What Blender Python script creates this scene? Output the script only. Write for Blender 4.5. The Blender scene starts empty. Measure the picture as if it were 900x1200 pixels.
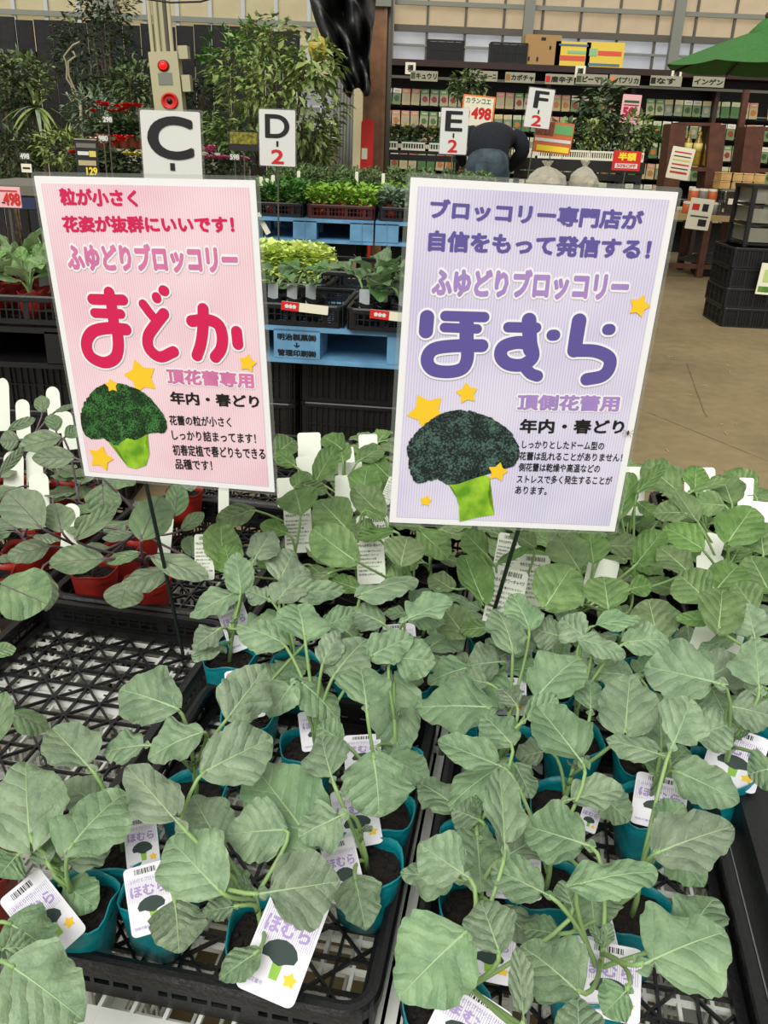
import bpy, bmesh, math, random
from mathutils import Vector, Matrix, Euler
# ---------------------------------------------------------------- camera
SC = bpy.context.scene; COL = SC.collection
PI = math.pi
F = 1000.0; PITCH = math.radians(23.3); ROLL = math.radians(2.4); CH = 1.25
cd = bpy.data.cameras.new('camera'); CAM = bpy.data.objects.new('camera', cd); COL.objects.link(CAM)
cd.sensor_fit = 'VERTICAL'; cd.sensor_height = 36.0; cd.lens = 36.0*F/1200.0; cd.clip_start = .02; cd.clip_end = 200
_r = Vector((1, 0, 0)); _d = Vector((0, math.cos(PITCH), -math.sin(PITCH))); _u = Vector((0, math.sin(PITCH), math.cos(PITCH)))
_R = Matrix((( _r.x, _u.x, -_d.x), (_r.y, _u.y, -_d.y), (_r.z, _u.z, -_d.z)))
CAM.matrix_world = Matrix.Translation((0, 0, CH)) @ (_R @ Matrix.Rotation(ROLL, 3, 'Z')).to_4x4()
SC.camera = CAM
cd.dof.use_dof = False
# ---------------------------------------------------------------- light
SC.view_settings.view_transform = 'Standard'; SC.view_settings.look = 'None'
SC.view_settings.gamma = 1.0; SC.view_settings.use_curve_mapping = False
SC.view_settings.exposure = 0.0
W = bpy.data.worlds.new('sky'); SC.world = W; W.use_nodes = True
_n = W.node_tree.nodes; _l = W.node_tree.links; _n.clear()
_o = _n.new('ShaderNodeOutputWorld'); _b = _n.new('ShaderNodeBackground')
_b.inputs[0].default_value = (1.0, .975, .925, 1); _b.inputs[1].default_value = 0.70
_l.new(_b.outputs[0], _o.inputs[0])
def sun(name, e, ang, rot, col):
    s = bpy.data.lights.new(name, 'SUN'); s.energy = e; s.angle = math.radians(ang); s.color = col
    o = bpy.data.objects.new(name, s); COL.objects.link(o); o.rotation_euler = [math.radians(a) for a in rot]; return o
sun('daylight', 2.65, 36, (42, -16, 0), (1, .985, .94))
# ---------------------------------------------------------------- photo geometry helpers (pixel -> real point on a real plane)
def ray(x, y):
    a = (x-450)/F; b = (600-y)/F
    a2 = a*math.cos(ROLL)-b*math.sin(ROLL); b2 = b*math.cos(ROLL)+a*math.sin(ROLL)
    return _r*a2+_u*b2+_d
C0 = Vector((0, 0, CH))
def atz(x, y, z):
    r = ray(x, y); return C0+r*((z-CH)/r.z)
def aty(x, y, Y):
    r = ray(x, y); return C0+r*(Y/r.y)
# ---------------------------------------------------------------- materials
MATS = {}
def new_mat(name):
    m = bpy.data.materials.new(name); m.use_nodes = True
    nt = m.node_tree; bs = nt.nodes['Principled BSDF']; MATS[name] = m
    return m, nt, bs
def lin(c):
    return tuple(((v/12.92) if v <= .04045 else ((v+.055)/1.055)**2.4) for v in c)
def mat(name, rgb, rough=.6, metal=0, noise=0, nscale=20, bump=0, bscale=80, spec=.5, emit=0, trans=0, alpha=1, rgb2=None, vary=0):
    """plain procedural material; rgb in display values"""
    if name in MATS: return MATS[name]
    m, nt, bs = new_mat(name); L = nt.links; N = nt.nodes
    c = lin(rgb); bs.inputs['Base Color'].default_value = (*c, 1)
    bs.inputs['Roughness'].default_value = rough; bs.inputs['Metallic'].default_value = metal
    bs.inputs['Specular IOR Level'].default_value = spec
    if trans: bs.inputs['Transmission Weight'].default_value = trans
    if alpha < 1: bs.inputs['Alpha'].default_value = alpha
    if emit: bs.inputs['Emission Color'].default_value = (*c, 1); bs.inputs['Emission Strength'].default_value = emit
    src = None
    if noise or bump or rgb2:
        tc = N.new('ShaderNodeTexCoord')
    if noise or rgb2:
        nz = N.new('ShaderNodeTexNoise'); nz.inputs['Scale'].default_value = nscale; nz.inputs['Detail'].default_value = 5
        L.new(tc.outputs['Object'], nz.inputs['Vector'])
        rp = N.new('ShaderNodeValToRGB'); L.new(nz.outputs['Fac'], rp.inputs['Fac'])
        rp.color_ramp.elements[0].position = .32; rp.color_ramp.elements[1].position = .68
        a = rgb2 if rgb2 else tuple(max(0, v*(1-noise)) for v in rgb); b = rgb if rgb2 else tuple(min(1, v*(1+noise*.6)) for v in rgb)
        rp.color_ramp.elements[0].color = (*lin(a), 1); rp.color_ramp.elements[1].color = (*lin(b), 1)
        src = rp.outputs['Color']
    if vary:
        oi = N.new('ShaderNodeObjectInfo'); hs = N.new('ShaderNodeHueSaturation')
        mr = N.new('ShaderNodeMapRange'); mr.inputs['To Min'].default_value = 1-vary; mr.inputs['To Max'].default_value = 1+vary
        L.new(oi.outputs['Random'], mr.inputs['Value']); L.new(mr.outputs[0], hs.inputs['Value'])
        if src: L.new(src, hs.inputs['Color'])
        else: hs.inputs['Color'].default_value = (*c, 1)
        src = hs.outputs['Color']
    if src: L.new(src, bs.inputs['Base Color'])
    if bump:
        n2 = N.new('ShaderNodeTexNoise'); n2.inputs['Scale'].default_value = bscale; n2.inputs['Detail'].default_value = 4
        L.new(tc.outputs['Object'], n2.inputs['Vector'])
        bp = N.new('ShaderNodeBump'); bp.inputs['Strength'].default_value = bump; bp.inputs['Distance'].default_value = .01
        L.new(n2.outputs['Fac'], bp.inputs['Height']); L.new(bp.outputs['Normal'], bs.inputs['Normal'])
    return m
def leaf_mat(name, c1, c2, vein, back, veins=4.6, slope=.8, trans=.22, rough=.47, vary=.2):
    """leaf blade: local x across (-.5..+.5), y from stalk (0) to tip (1); veins are the leaf's own pattern"""
    m, nt, bs = new_mat(name); N = nt.nodes; L = nt.links
    def M(op, a, b=None, c=None):
        n = N.new('ShaderNodeMath'); n.operation = op
        for i, v in enumerate((a, b, c)):
            if v is None: continue
            if isinstance(v, (int, float)): n.inputs[i].default_value = v
            else: L.new(v, n.inputs[i])
        return n.outputs[0]
    tc = N.new('ShaderNodeTexCoord'); oi = N.new('ShaderNodeObjectInfo')
    nz = N.new('ShaderNodeTexNoise'); nz.noise_dimensions = '4D'; nz.inputs['Scale'].default_value = 3.2; nz.inputs['Detail'].default_value = 3
    L.new(tc.outputs['Object'], nz.inputs['Vector']); L.new(M('MULTIPLY', oi.outputs['Random'], 37.0), nz.inputs['W'])
    sp = N.new('ShaderNodeSeparateXYZ'); L.new(tc.outputs['Object'], sp.inputs[0])
    x, y = sp.outputs[0], sp.outputs[1]
    wob = M('MULTIPLY', M('SUBTRACT', nz.outputs['Fac'], .5), .26)
    ax = M('ABSOLUTE', x); sgn = M('MULTIPLY', M('GREATER_THAN', x, 0.0), .42)
    s = M('ADD', M('MULTIPLY', M('SUBTRACT', M('ADD', y, wob), M('MULTIPLY', ax, slope)), veins), sgn)
    d = M('ABSOLUTE', M('SUBTRACT', M('FRACT', s), .5))       # 0 on a vein
    wv = M('SUBTRACT', .060, M('MULTIPLY', ax, .10))
    v1 = M('MULTIPLY', M('SUBTRACT', 1.0, M('SMOOTH_MIN', M('DIVIDE', d, M('MAXIMUM', wv, .012)), 1.0, .2)), 1.0)
    v1 = M('MAXIMUM', M('MULTIPLY', v1, M('SUBTRACT', .62, M('MULTIPLY', ax, .9))), 0.0)
    vo = N.new('ShaderNodeTexVoronoi'); vo.feature = 'DISTANCE_TO_EDGE'; vo.inputs['Scale'].default_value = 9; L.new(tc.outputs['Object'], vo.inputs['Vector'])
    v1 = M('MAXIMUM', v1, M('MULTIPLY', M('LESS_THAN', vo.outputs['Distance'], .022), .10))
    mid = M('LESS_THAN', ax, M('MULTIPLY', M('SUBTRACT', 1.02, y), .017))
    vm = M('MAXIMUM', v1, mid)
    rp = N.new('ShaderNodeValToRGB'); L.new(nz.outputs['Fac'], rp.inputs['Fac'])
    rp.color_ramp.elements[0].position = .3; rp.color_ramp.elements[1].position = .7
    rp.color_ramp.elements[0].color = (*lin(c1), 1); rp.color_ramp.elements[1].color = (*lin(c2), 1)
    hs = N.new('ShaderNodeHueSaturation'); L.new(rp.outputs[0], hs.inputs['Color'])
    L.new(M('ADD', 1-vary, M('MULTIPLY', oi.outputs['Random'], 2*vary)), hs.inputs['Value'])
    fr = M('FRACT', M('MULTIPLY', oi.outputs['Random'], 13.7))
    L.new(M('ADD', .492, M('MULTIPLY', fr, .02)), hs.inputs['Hue']); L.new(M('ADD', .82, M('MULTIPLY', fr, .35)), hs.inputs['Saturation'])
    mx = N.new('ShaderNodeMixRGB'); L.new(vm, mx.inputs[0]); L.new(hs.outputs[0], mx.inputs[1]); mx.inputs[2].default_value = (*lin(vein), 1)
    ge = N.new('ShaderNodeNewGeometry'); mb = N.new('ShaderNodeMixRGB')
    L.new(M('MULTIPLY', ge.outputs['Backfacing'], .7), mb.inputs[0]); L.new(mx.outputs[0], mb.inputs[1]); mb.inputs[2].default_value = (*lin(back), 1)
    L.new(mb.outputs[0], bs.inputs['Base Color']); bs.inputs['Roughness'].default_value = rough; bs.inputs['Specular IOR Level'].default_value = .5
    # relief: blade bulges between veins, fine blister
    fz = N.new('ShaderNodeTexNoise'); fz.inputs['Scale'].default_value = 14; fz.inputs['Detail'].default_value = 3; L.new(tc.outputs['Object'], fz.inputs['Vector'])
    h = M('ADD', M('MULTIPLY', M('POWER', M('MULTIPLY', d, 2.0), .6), .7), M('MULTIPLY', fz.outputs['Fac'], .45))
    bp = N.new('ShaderNodeBump'); bp.inputs['Strength'].default_value = .7; bp.inputs['Distance'].default_value = .005; L.new(h, bp.inputs['Height']); L.new(bp.outputs[0], bs.inputs['Normal'])
    tr = N.new('ShaderNodeBsdfTranslucent'); L.new(mb.outputs[0], tr.inputs['Color'])
    ms = N.new('ShaderNodeMixShader'); ms.inputs[0].default_value = trans
    out = [n for n in N if n.type == 'OUTPUT_MATERIAL'][0]
    L.new(bs.outputs[0], ms.inputs[1]); L.new(tr.outputs[0], ms.inputs[2]); L.new(ms.outputs[0], out.inputs[0])
    return m
def clear_mat(name, rgb, fac=.12, rough=.12, glossy=.08, transl=.0):
    """thin clear plastic: mostly see-through with a little body colour and gloss"""
    if name in MATS: return MATS[name]
    m, nt, bs = new_mat(name); N = nt.nodes; L = nt.links
    bs.inputs['Base Color'].default_value = (*lin(rgb), 1); bs.inputs['Roughness'].default_value = rough
    t = N.new('ShaderNodeBsdfTransparent'); ms = N.new('ShaderNodeMixShader'); ms.inputs[0].default_value = fac
    out = [n for n in N if n.type == 'OUTPUT_MATERIAL'][0]
    L.new(t.outputs[0], ms.inputs[1]); L.new(bs.outputs[0], ms.inputs[2]); L.new(ms.outputs[0], out.inputs[0])
    return m
# ---------------------------------------------------------------- mesh builder
class MB:
    def __init__(s): s.v = []; s.f = []; s.m = []; s.mi = 0
    def add(s, vs, fs, M=None):
        o = len(s.v)
        s.v += [tuple(M @ Vector(p)) if M is not None else tuple(p) for p in vs]
        s.f += [tuple(i+o for i in f) for f in fs]; s.m += [s.mi]*len(fs); return s
    def box(s, c, d, M=None, taper=1.0):
        x, y, z = c; a, b, h = d[0]/2, d[1]/2, d[2]/2; t = taper
        vs = [(x-a*t, y-b*t, z-h), (x+a*t, y-b*t, z-h), (x+a*t, y+b*t, z-h), (x-a*t, y+b*t, z-h), (x-a, y-b, z+h), (x+a, y-b, z+h), (x+a, y+b, z+h), (x-a, y+b, z+h)]
        return s.add(vs, [(0, 3, 2, 1), (4, 5, 6, 7), (0, 1, 5, 4), (1, 2, 6, 5), (2, 3, 7, 6), (3, 0, 4, 7)], M)
    def bar(s, p, q, w, h, M=None):
        """rectangular bar from p to q"""
        p = Vector(p); q = Vector(q); d = q-p; L = d.length
        if L < 1e-9: return s
        d.normalize(); up = Vector((0, 0, 1)) if abs(d.z) < .95 else Vector((0, 1, 0))
        sx = d.cross(up).normalized()*w/2; sz = sx.cross(d).normalized()*h/2
        vs = [p-sx-sz, p+sx-sz, p+sx+sz, p-sx+sz, q-sx-sz, q+sx-sz, q+sx+sz, q-sx+sz]
        return s.add(vs, [(0, 3, 2, 1), (4, 5, 6, 7), (0, 1, 5, 4), (1, 2, 6, 5), (2, 3, 7, 6), (3, 0, 4, 7)], M)
    def tube(s, pts, rad, n=6, M=None, cap=True):
        pts = [Vector(p) for p in pts]; k = len(pts)
        if isinstance(rad, (int, float)): rad = [rad]*k
        vs = []; fs = []; px = None
        for i, p in enumerate(pts):
            t = (pts[min(i+1, k-1)]-pts[max(i-1, 0)]).normalized()
            if px is None:
                px = t.cross(Vector((0, 0, 1)) if abs(t.z) < .9 else Vector((1, 0, 0))).normalized()
            px = (px-t*px.dot(t)).normalized(); py = t.cross(px)
            for j in range(n):
                a = 2*PI*j/n; vs.append(p+(px*math.cos(a)+py*math.sin(a))*rad[i])
        for i in range(k-1):
            for j in range(n):
                a = i*n+j; b = i*n+(j+1) % n; fs.append((a, b, b+n, a+n))
        if cap: fs.append(tuple(range(n-1, -1, -1))); fs.append(tuple(range((k-1)*n, k*n)))
        return s.add(vs, fs, M)
    def lathe(s, prof, n=16, M=None, sq=0):
        """prof: (r, z) list"""
        vs = []; fs = []
        for r, z in prof:
            for j in range(n):
                a = 2*PI*j/n; k = 1.0
                if sq: k = (abs(math.cos(a))**sq+abs(math.sin(a))**sq)**(-1/sq)
                vs.append((r*k*math.cos(a), r*k*math.sin(a), z))
        for i in range(len(prof)-1):
            for j in range(n):
                a = i*n+j; b = i*n+(j+1) % n; fs.append((a, b, b+n, a+n))
        fs.append(tuple(range(n-1, -1, -1))); fs.append(tuple(range((len(prof)-1)*n, len(prof)*n)))
        return s.add(vs, fs, M)
    def prism(s, out, y0, y1, M=None):
        """outline [(x, z)...] extruded along y"""
        n = len(out); vs = [(x, y0, z) for x, z in out]+[(x, y1, z) for x, z in out]
        fs = [tuple(range(n)), tuple(range(2*n-1, n-1, -1))]+[(i, i+n, (i+1) % n+n, (i+1) % n) for i in range(n)]
        return s.add(vs, fs, M)
    def ball(s, c, r, n=8, m=5, M=None, sc=(1, 1, 1)):
        vs = [(c[0], c[1], c[2]-r*sc[2])]; fs = []
        for i in range(1, m):
            t = PI*i/m
            for j in range(n):
                a = 2*PI*j/n; vs.append((c[0]+r*sc[0]*math.sin(t)*math.cos(a), c[1]+r*sc[1]*math.sin(t)*math.sin(a), c[2]-r*sc[2]*math.cos(t)))
        vs.append((c[0], c[1], c[2]+r*sc[2])); e = len(vs)-1
        for j in range(n): fs.append((0, 1+(j+1) % n, 1+j)); fs.append((e, e-n+j, e-n+(j+1) % n))
        for i in range(m-2):
            for j in range(n):
                a = 1+i*n+j; b = 1+i*n+(j+1) % n; fs.append((a, b, b+n, a+n))
        return s.add(vs, fs, M)
    def mesh(s, name, mats, smooth=False):
        me = bpy.data.meshes.new(name); me.from_pydata(s.v, [], s.f)
        for m in (mats if isinstance(mats, (list, tuple)) else [mats]): me.materials.append(m)
        me.polygons.foreach_set('material_index', s.m)
        if smooth: me.polygons.foreach_set('use_smooth', [True]*len(s.f))
        me.update(); return me
    def build(s, name, mats, parent=None, smooth=False, loc=None):
        return inst(name, s.mesh(name, mats, smooth), parent, loc)
def inst(name, me, parent=None, loc=None, M=None):
    o = bpy.data.objects.new(name, me); COL.objects.link(o)
    if parent is not None: o.parent = parent
    if M is not None: o.matrix_basis = M
    elif loc is not None: o.location = loc
    return o
def tag(o, label=None, cat=None, group=None, kind=None):
    if label: o['label'] = label
    if cat: o['category'] = cat
    if group: o['group'] = group
    if kind: o['kind'] = kind
    return o
def thing(name, label, cat, loc=(0, 0, 0), rot=(0, 0, 0), group=None):
    o = bpy.data.objects.new(name, None); COL.objects.link(o); o.location = loc; o.rotation_euler = rot
    o.empty_display_size = .05
    return tag(o, label, cat, group)
def struct(name, mb, m, smooth=False):
    return tag(mb.build(name, m, None, smooth), kind='structure')
KIDS = {}
def copy_tree(o, parent=None):
    c = o.copy(); COL.objects.link(c)
    if parent is not None: c.parent = parent
    for ch in o.children: copy_tree(ch, c)
    return c
# ---------------------------------------------------------------- lettering
_TXT = {}
def text_mesh(s, off=0.0):
    """flat glyph mesh data (verts, faces) with the built-in font"""
    k = (s, off)
    if k not in _TXT:
        cu = bpy.data.curves.new('lettering', 'FONT'); cu.body = s; cu.offset = off; cu.resolution_u = 6 if s.isascii() else 2; cu.fill_mode = 'FRONT'
        o = bpy.data.objects.new('lettering', cu); COL.objects.link(o)
        dg = bpy.context.evaluated_depsgraph_get(); me = o.evaluated_get(dg).to_mesh()
        v = [(p.co.x, p.co.y) for p in me.vertices]; f = [tuple(p.vertices) for p in me.polygons]
        bpy.data.objects.remove(o); bpy.data.curves.remove(cu)
        _TXT[k] = (v, f)
    return _TXT[k]
def put_text(mb, s, p0, p1, h, y, off=0.0, ref=0.0):
    """fit text s between local points p0-p1 (x,z of its box) with height h, on plane y; off (em) thickens the strokes by stamping the
    glyphs round a small circle, each copy a hair in front of the last"""
    v, f = text_mesh(s); e = ref
    xs = [a for a, b in v]; ys = [b for a, b in v]; x0, x1, y0, y1 = min(xs)-e, max(xs)+e, min(ys)-e, max(ys)+e
    p0 = Vector(p0); p1 = Vector(p1); ux = (p1-p0)/(x1-x0)
    n = Vector((-ux.y, ux.x)).normalized(); uy = n*(h/(y1-y0))
    st = [(0, 0)]
    if off > .006:
        k = 8 if off < .04 else 12; st += [(off*math.cos(2*PI*i/k), off*math.sin(2*PI*i/k)) for i in range(k)]
        if off > .04: st += [(off*.5*math.cos(2*PI*i/8), off*.5*math.sin(2*PI*i/8)) for i in range(8)]
    for i, (dx, dy) in enumerate(st):
        vs = []
        for a, b in v:
            q = p0+ux*(a+dx-x0)+uy*(b+dy-y0); vs.append((q.x, y-i*2e-6, q.y))
        mb.add(vs, f)
    return mb
def smooth_path(pts, k=6):
    if len(pts) < 3: return [Vector(p) for p in pts]
    P = [Vector(p) for p in pts]; P = [P[0]*2-P[1]]+P+[P[-1]*2-P[-2]]; out = []
    for i in range(1, len(P)-2):
        for j in range(k):
            t = j/k; a, b, c, d = P[i-1], P[i], P[i+1], P[i+2]
            out.append(.5*((2*b)+(c-a)*t+(2*a-5*b+4*c-d)*t*t+(3*b-a-3*c+d)*t**3))
    out.append(P[-2]); return out
_ST = [0]
def stroke(mb, pts, r, y):
    """flat rounded brush stroke, pts local (x,z)"""
    P = smooth_path(pts); 
    def lay():
        _ST[0] += 1; return y-_ST[0] % 400*5e-7
    for i, p in enumerate(P):
        yy = lay(); mb.add([(p.x+r*math.cos(a*PI/10), yy, p.y+r*math.sin(a*PI/10)) for a in range(20)], [tuple(range(20))])
        if i+1 < len(P):
            q = P[i+1]; d = (q-p)
            if d.length < 1e-7: continue
            d.normalize(); n = Vector((-d.y, d.x))*r; yy = lay()
            mb.add([(p.x+n.x, yy, p.y+n.y), (p.x-n.x, yy, p.y-n.y), (q.x-n.x, yy, q.y-n.y), (q.x+n.x, yy, q.y+n.y)], [(0, 1, 2, 3)])
    return mb
def R2(c, h, r=.2, n=4):
    """rounded rectangle outline centred c, size h"""
    out = []; w2, h2 = h[0]/2, h[1]/2
    for k, (sx, sz) in enumerate(((1, 1), (-1, 1), (-1, -1), (1, -1))):
        for i in range(n+1):
            a = PI/2*k+PI/2*i/n; out.append((c[0]+sx*(w2-r)+r*math.cos(a), c[1]+sz*(h2-r)+r*math.sin(a)))
    return out
# ================================================================ FOREGROUND: trays, crates, potted seedlings
BLK = mat('black_plastic', (.075, .075, .08), .42, noise=.25, nscale=9, bump=.15, bscale=200)
BLK2 = mat('black_plastic_dusty', (.16, .16, .155), .6, noise=.3, nscale=12)
WHT = mat('white_plastic', (.86, .87, .84), .5, noise=.08, nscale=8)
TEAL = mat('teal_vinyl', (.03, .54, .58), .38, noise=.14, nscale=14, bump=.3, bscale=60, vary=.08)
REDP = mat('red_vinyl', (.64, .15, .11), .5, noise=.15, nscale=14, vary=.1)
SOIL = mat('soil', (.16, .12, .09), .95, rgb2=(.05, .035, .025), nscale=90, bump=1.0, bscale=160)
L_BRO = leaf_mat('broccoli_leaf', (.44, .55, .42), (.60, .70, .54), (.76, .83, .66), (.63, .71, .58))
L_CAB = leaf_mat('cabbage_leaf', (.355, .485, .265), (.52, .635, .385), (.70, .79, .54), (.56, .66, .44))
L_RED = leaf_mat('purple_stalked_leaf', (.42, .52, .38), (.56, .64, .48), (.62, .66, .56), (.50, .55, .36))
STEM = mat('green_stalk', (.55, .68, .42), .5)
STEMR = mat('purple_stalk', (.40, .33, .36), .5)
VEIN = mat('pale_midrib', (.64, .75, .56), .5)
YAW = -math.radians(9.5)
TU = Vector((math.cos(YAW), math.sin(YAW), 0)); TV = Vector((-math.sin(YAW), math.cos(YAW), 0))
ZF, ZR, ZP = .422, .482, .503          # tray floor, tray rim, pot rim
def rrect(w, l, r, n=5):
    out = []
    for k, (sx, sy) in enumerate(((1, 1), (-1, 1), (-1, -1), (1, -1))):
        for i in range(n+1):
            a = PI/2*k+PI/2*i/n; out.append((sx*(w/2-r)+r*math.cos(a), sy*(l/2-r)+r*math.sin(a)))
    return out
def loop_strip(mb, sections):
    """sections: list of closed loops (same count) of 3d points joined one to the next"""
    n = len(sections[0]); vs = [p for s in sections for p in s]; fs = []
    for i in range(len(sections)-1):
        for j in range(n):
            a = i*n+j; b = i*n+(j+1) % n; fs.append((a, b, b+n, a+n))
    return mb.add(vs, fs)
def rim_loop(mb, w, l, r, z, t=.012, h=.008, drop=.016):
    def lp(d, zz): return [(x, y, zz) for x, y in rrect(w+2*d, l+2*d, r+d)]
    return loop_strip(mb, [lp(-t, z-h), lp(-t, z), lp(-t*.5, z+.002), lp(0, z+.001), lp(.003, z-.004), lp(.003, z-drop), lp(0, z-drop), lp(0, z-h), lp(-t, z-h)])
_tray = {}
def tray_meshes(w=.36, l=.50, zf=0, h=.05, pitch=.037, diag=True, m=None, bw=.0032):
    k = (w, l, h, pitch, diag, m.name)
    if k in _tray: return _tray[k]
    r = .035; P = {}
    a = MB(); rim_loop(a, w, l, r, h); P['rim'] = [a.mesh('tray_rim', m)]
    g = MB(); iw, il = w-.03, l-.03; nx = int(iw/pitch); ny = int(il/pitch)
    for i in range(nx+1):
        x = -iw/2+iw*i/nx; g.box((x, 0, .003), (bw, il, .006))
    for j in range(ny+1):
        y = -il/2+il*j/ny; g.box((0, y, .003), (iw, bw, .0055))
    if diag:
        s = pitch*2
        for k2 in range(-12, 20):
            for sg in (1, -1):
                c = k2*s; pts = []
                # line y = sg*x + c clipped
                x0, x1 = -iw/2, iw/2
                ya, yb = sg*x0+c, sg*x1+c
                lo, hi = x0, x1
                for yy in (-il/2, il/2):
                    xx = (yy-c)*sg
                    if sg > 0:
                        if yy < 0: lo = max(lo, xx)
                        else: hi = min(hi, xx)
                    else:
                        if yy < 0: hi = min(hi, xx)
                        else: lo = max(lo, xx)
                if hi-lo > .02: g.bar((lo, sg*lo+c, .0035), (hi, sg*hi+c, .0035), bw*.9, .005)
    for x, y in ((-iw/2, 0), (iw/2, 0)): g.box((x, y, .006), (.012, il, .012))
    for x, y in ((0, -il/2), (0, il/2)): g.box((x, y, .006), (iw, .012, .012))
    P['base_grid'] = [g.mesh('tray_base_grid', m)]
    P['side_panel'] = []
    for (ln, off, rot) in ((w, l/2, 0), (w, l/2, PI), (l, w/2, PI/2), (l, w/2, -PI/2)):
        s = MB(); L2 = ln-2*r+.03; M = Matrix.Rotation(rot, 4, 'Z')@Matrix.Translation((0, -off+.004, 0))
        s.box((0, 0, h-.012), (L2, .003, .016), M); s.box((0, 0, .008), (L2, .003, .016), M); s.box((0, 0, h*.5), (L2, .0028, .004), M)
        n = max(2, int(L2/.021))
        for i in range(n+1):
            s.box((-L2/2+L2*i/n, 0, h/2), (.0045 if i % 5 else .018, .0032, h), M)
        P['side_panel'].append(s.mesh('tray_side', m))
    c = MB(); cx, cy = w/2-r, l/2-r; pts = [(cx+(r-.004)*math.cos(PI/2*i/5), cy+(r-.004)*math.sin(PI/2*i/5)) for i in range(6)]
    for i in range(5):
        (x0, y0), (x1, y1) = pts[i], pts[i+1]; c.add([(x0, y0, 0), (x1, y1, 0), (x1, y1, h), (x0, y0, h)], [(0, 1, 2, 3)])
    P['corner'] = [c.mesh('tray_corner', m)]
    _tray[k] = P; return P
def tray(loc, label, yaw=YAW, name='plastic_tray', cat='tray', group=None, **kw):
    kw.setdefault('m', BLK); kw.setdefault('h', .05); t = thing(name, label, cat, loc, (0, 0, yaw), group)
    for nm, ms in tray_meshes(**kw).items():
        for me in ms:
            inst(nm, me, t)
            if nm == 'corner':
                for sx, sy in ((-1, 1), (-1, -1), (1, -1)): inst(nm, me, t, M=Matrix.Diagonal((sx, sy, 1, 1)))
    return t
def tc(u, v): return Vector((.01, .566, 0))+TU*u+TV*v
TRAYC = {}
for nm, u, v, lab in (
    ('near_mid', -.18, .25, 'black mesh tray at the front centre-left holding sparse teal pots, its whole near rim visible'),
    ('near_right', .205, .25, 'black mesh tray at the front right, packed with teal-potted broccoli'),
    ('mid_mid', -.18, .77, 'black mesh tray behind the front centre-left tray, crossed by both sign stakes'),
    ('mid_right', .205, .77, 'black mesh tray behind the front right tray'),
    ('far_mid', -.18, 1.29, 'black mesh tray of cabbages farthest back in the middle'),
    ('far_right', .205, 1.29, 'black mesh tray of cabbages at the back edge beside the open floor'),
    ('mid_east', .59, .77, 'black mesh tray at the right edge under the outermost broccoli'),
    ('far_east', .59, 1.29, 'black mesh tray of cabbages at the back right corner'),
    ('empty', -.565, .42, 'empty black mesh tray at the left with bare lattice floor'),
    ('red_near', -.565, .935, 'black mesh tray of red pots directly behind the empty tray'),
    ('red_far', -.565, 1.45, 'black mesh tray of red pots farthest back at the left'),
    ('left_out', -.95, .884, 'black mesh tray running out of the left edge with red pots')):
    p = tc(u, v)
    TRAYC[nm] = (u, v); tray((p.x, p.y, ZF), lab, group='black mesh trays on the sales bench')
# solid dark tray at far right edge
t = thing('deep_crate', 'deep solid-walled black crate at the right edge beside the front right tray', 'crate', tc(.60, .235), (0, 0, YAW))
a = MB(); a.box((0, 0, .43), (.36, .52, .006)); a.build('base_plate', BLK, t)
a = MB(); rim_loop(a, .385, .53, .03, .492, t=.045); a.build('rim', BLK, t)
for sx, sy, w_, l_ in ((-.19, 0, .006, .5), (.19, 0, .006, .5), (0, -.26, .36, .006), (0, .26, .36, .006)):
    a = MB(); a.box((sx, sy, .455), (w_, l_, .06)); a.build('side_panel', BLK, t)
# white crates carrying the trays
def white_crate(u, v, top, h, label):
    p = tc(u, v); t = thing('white_crate', label, 'crate', (p.x, p.y, top-h), (0, 0, YAW), 'white mesh crates under the trays')
    w, l = .375, .505
    g = MB(); n = 10; m2 = 13
    for i in range(n+1): g.box((-w/2+.01+(w-.02)*i/n, 0, h-.003), (.0042 if i not in (0, n) else .03, l-.01, .006))
    for j in range(m2+1): g.box((0, -l/2+.01+(l-.02)*j/m2, h-.0035), (w-.01, .0042 if j not in (0, m2) else .03, .0065))
    g.build('top_grid', WHT, t)
    for (ln, off, rot) in ((w, l/2, 0), (w, l/2, PI), (l, w/2, PI/2), (l, w/2, -PI/2)):
        s = MB(); M = Matrix.Rotation(rot, 4, 'Z')@Matrix.Translation((0, -off+.003, 0))
        s.box((0, 0, h-.014), (ln, .004, .028), M); s.box((0, 0, .012), (ln, .006, .024), M); s.box((0, 0, h*.5), (ln, .004, .008), M)
        k = int(ln/.03)
        for i in range(k+1): s.box((-ln/2+.004+(ln-.008)*i/k, 0, h/2), (.006, .004, h), M)
        s.build('side_panel', WHT, t)
    return t
for u, v, wh in ((-.18, .25, 'the front centre-left tray'), (.205, .25, 'the front right tray'), (-.18, .77, 'the second centre tray'), (.205, .77, 'the second right-hand tray'),
             (-.565, .25, 'the empty tray'), (-.565, .77, 'the near red-pot tray'), (.59, .25, 'the deep black crate'), (.59, .77, 'the right edge tray')):
    white_crate(u, v-.03, ZF-.004, .2, 'white mesh crate directly under '+wh)
    white_crate(u, v-.03, ZF-.205, .215, 'white mesh crate on the floor below '+wh)
for u, v, wh in ((-.18, 1.29, 'farthest centre cabbage tray'), (.205, 1.29, 'cabbage tray by the open floor'), (.59, 1.29, 'back right corner tray'), (-.565, 1.29, 'farthest red-pot tray'), (-.95, .884, 'tray at the left edge')):
    p = tc(u, v+.03); tray((p.x, p.y, .2), 'deep black crate under the '+wh, name='black_crate', cat='crate', group='black crates under the rear trays', h=.215, diag=False, pitch=.06)
    tray((p.x, p.y, .0), 'deep black crate on the floor under the '+wh, name='black_crate', cat='crate', group='black crates under the rear trays', h=.195, diag=False, pitch=.06)
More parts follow.
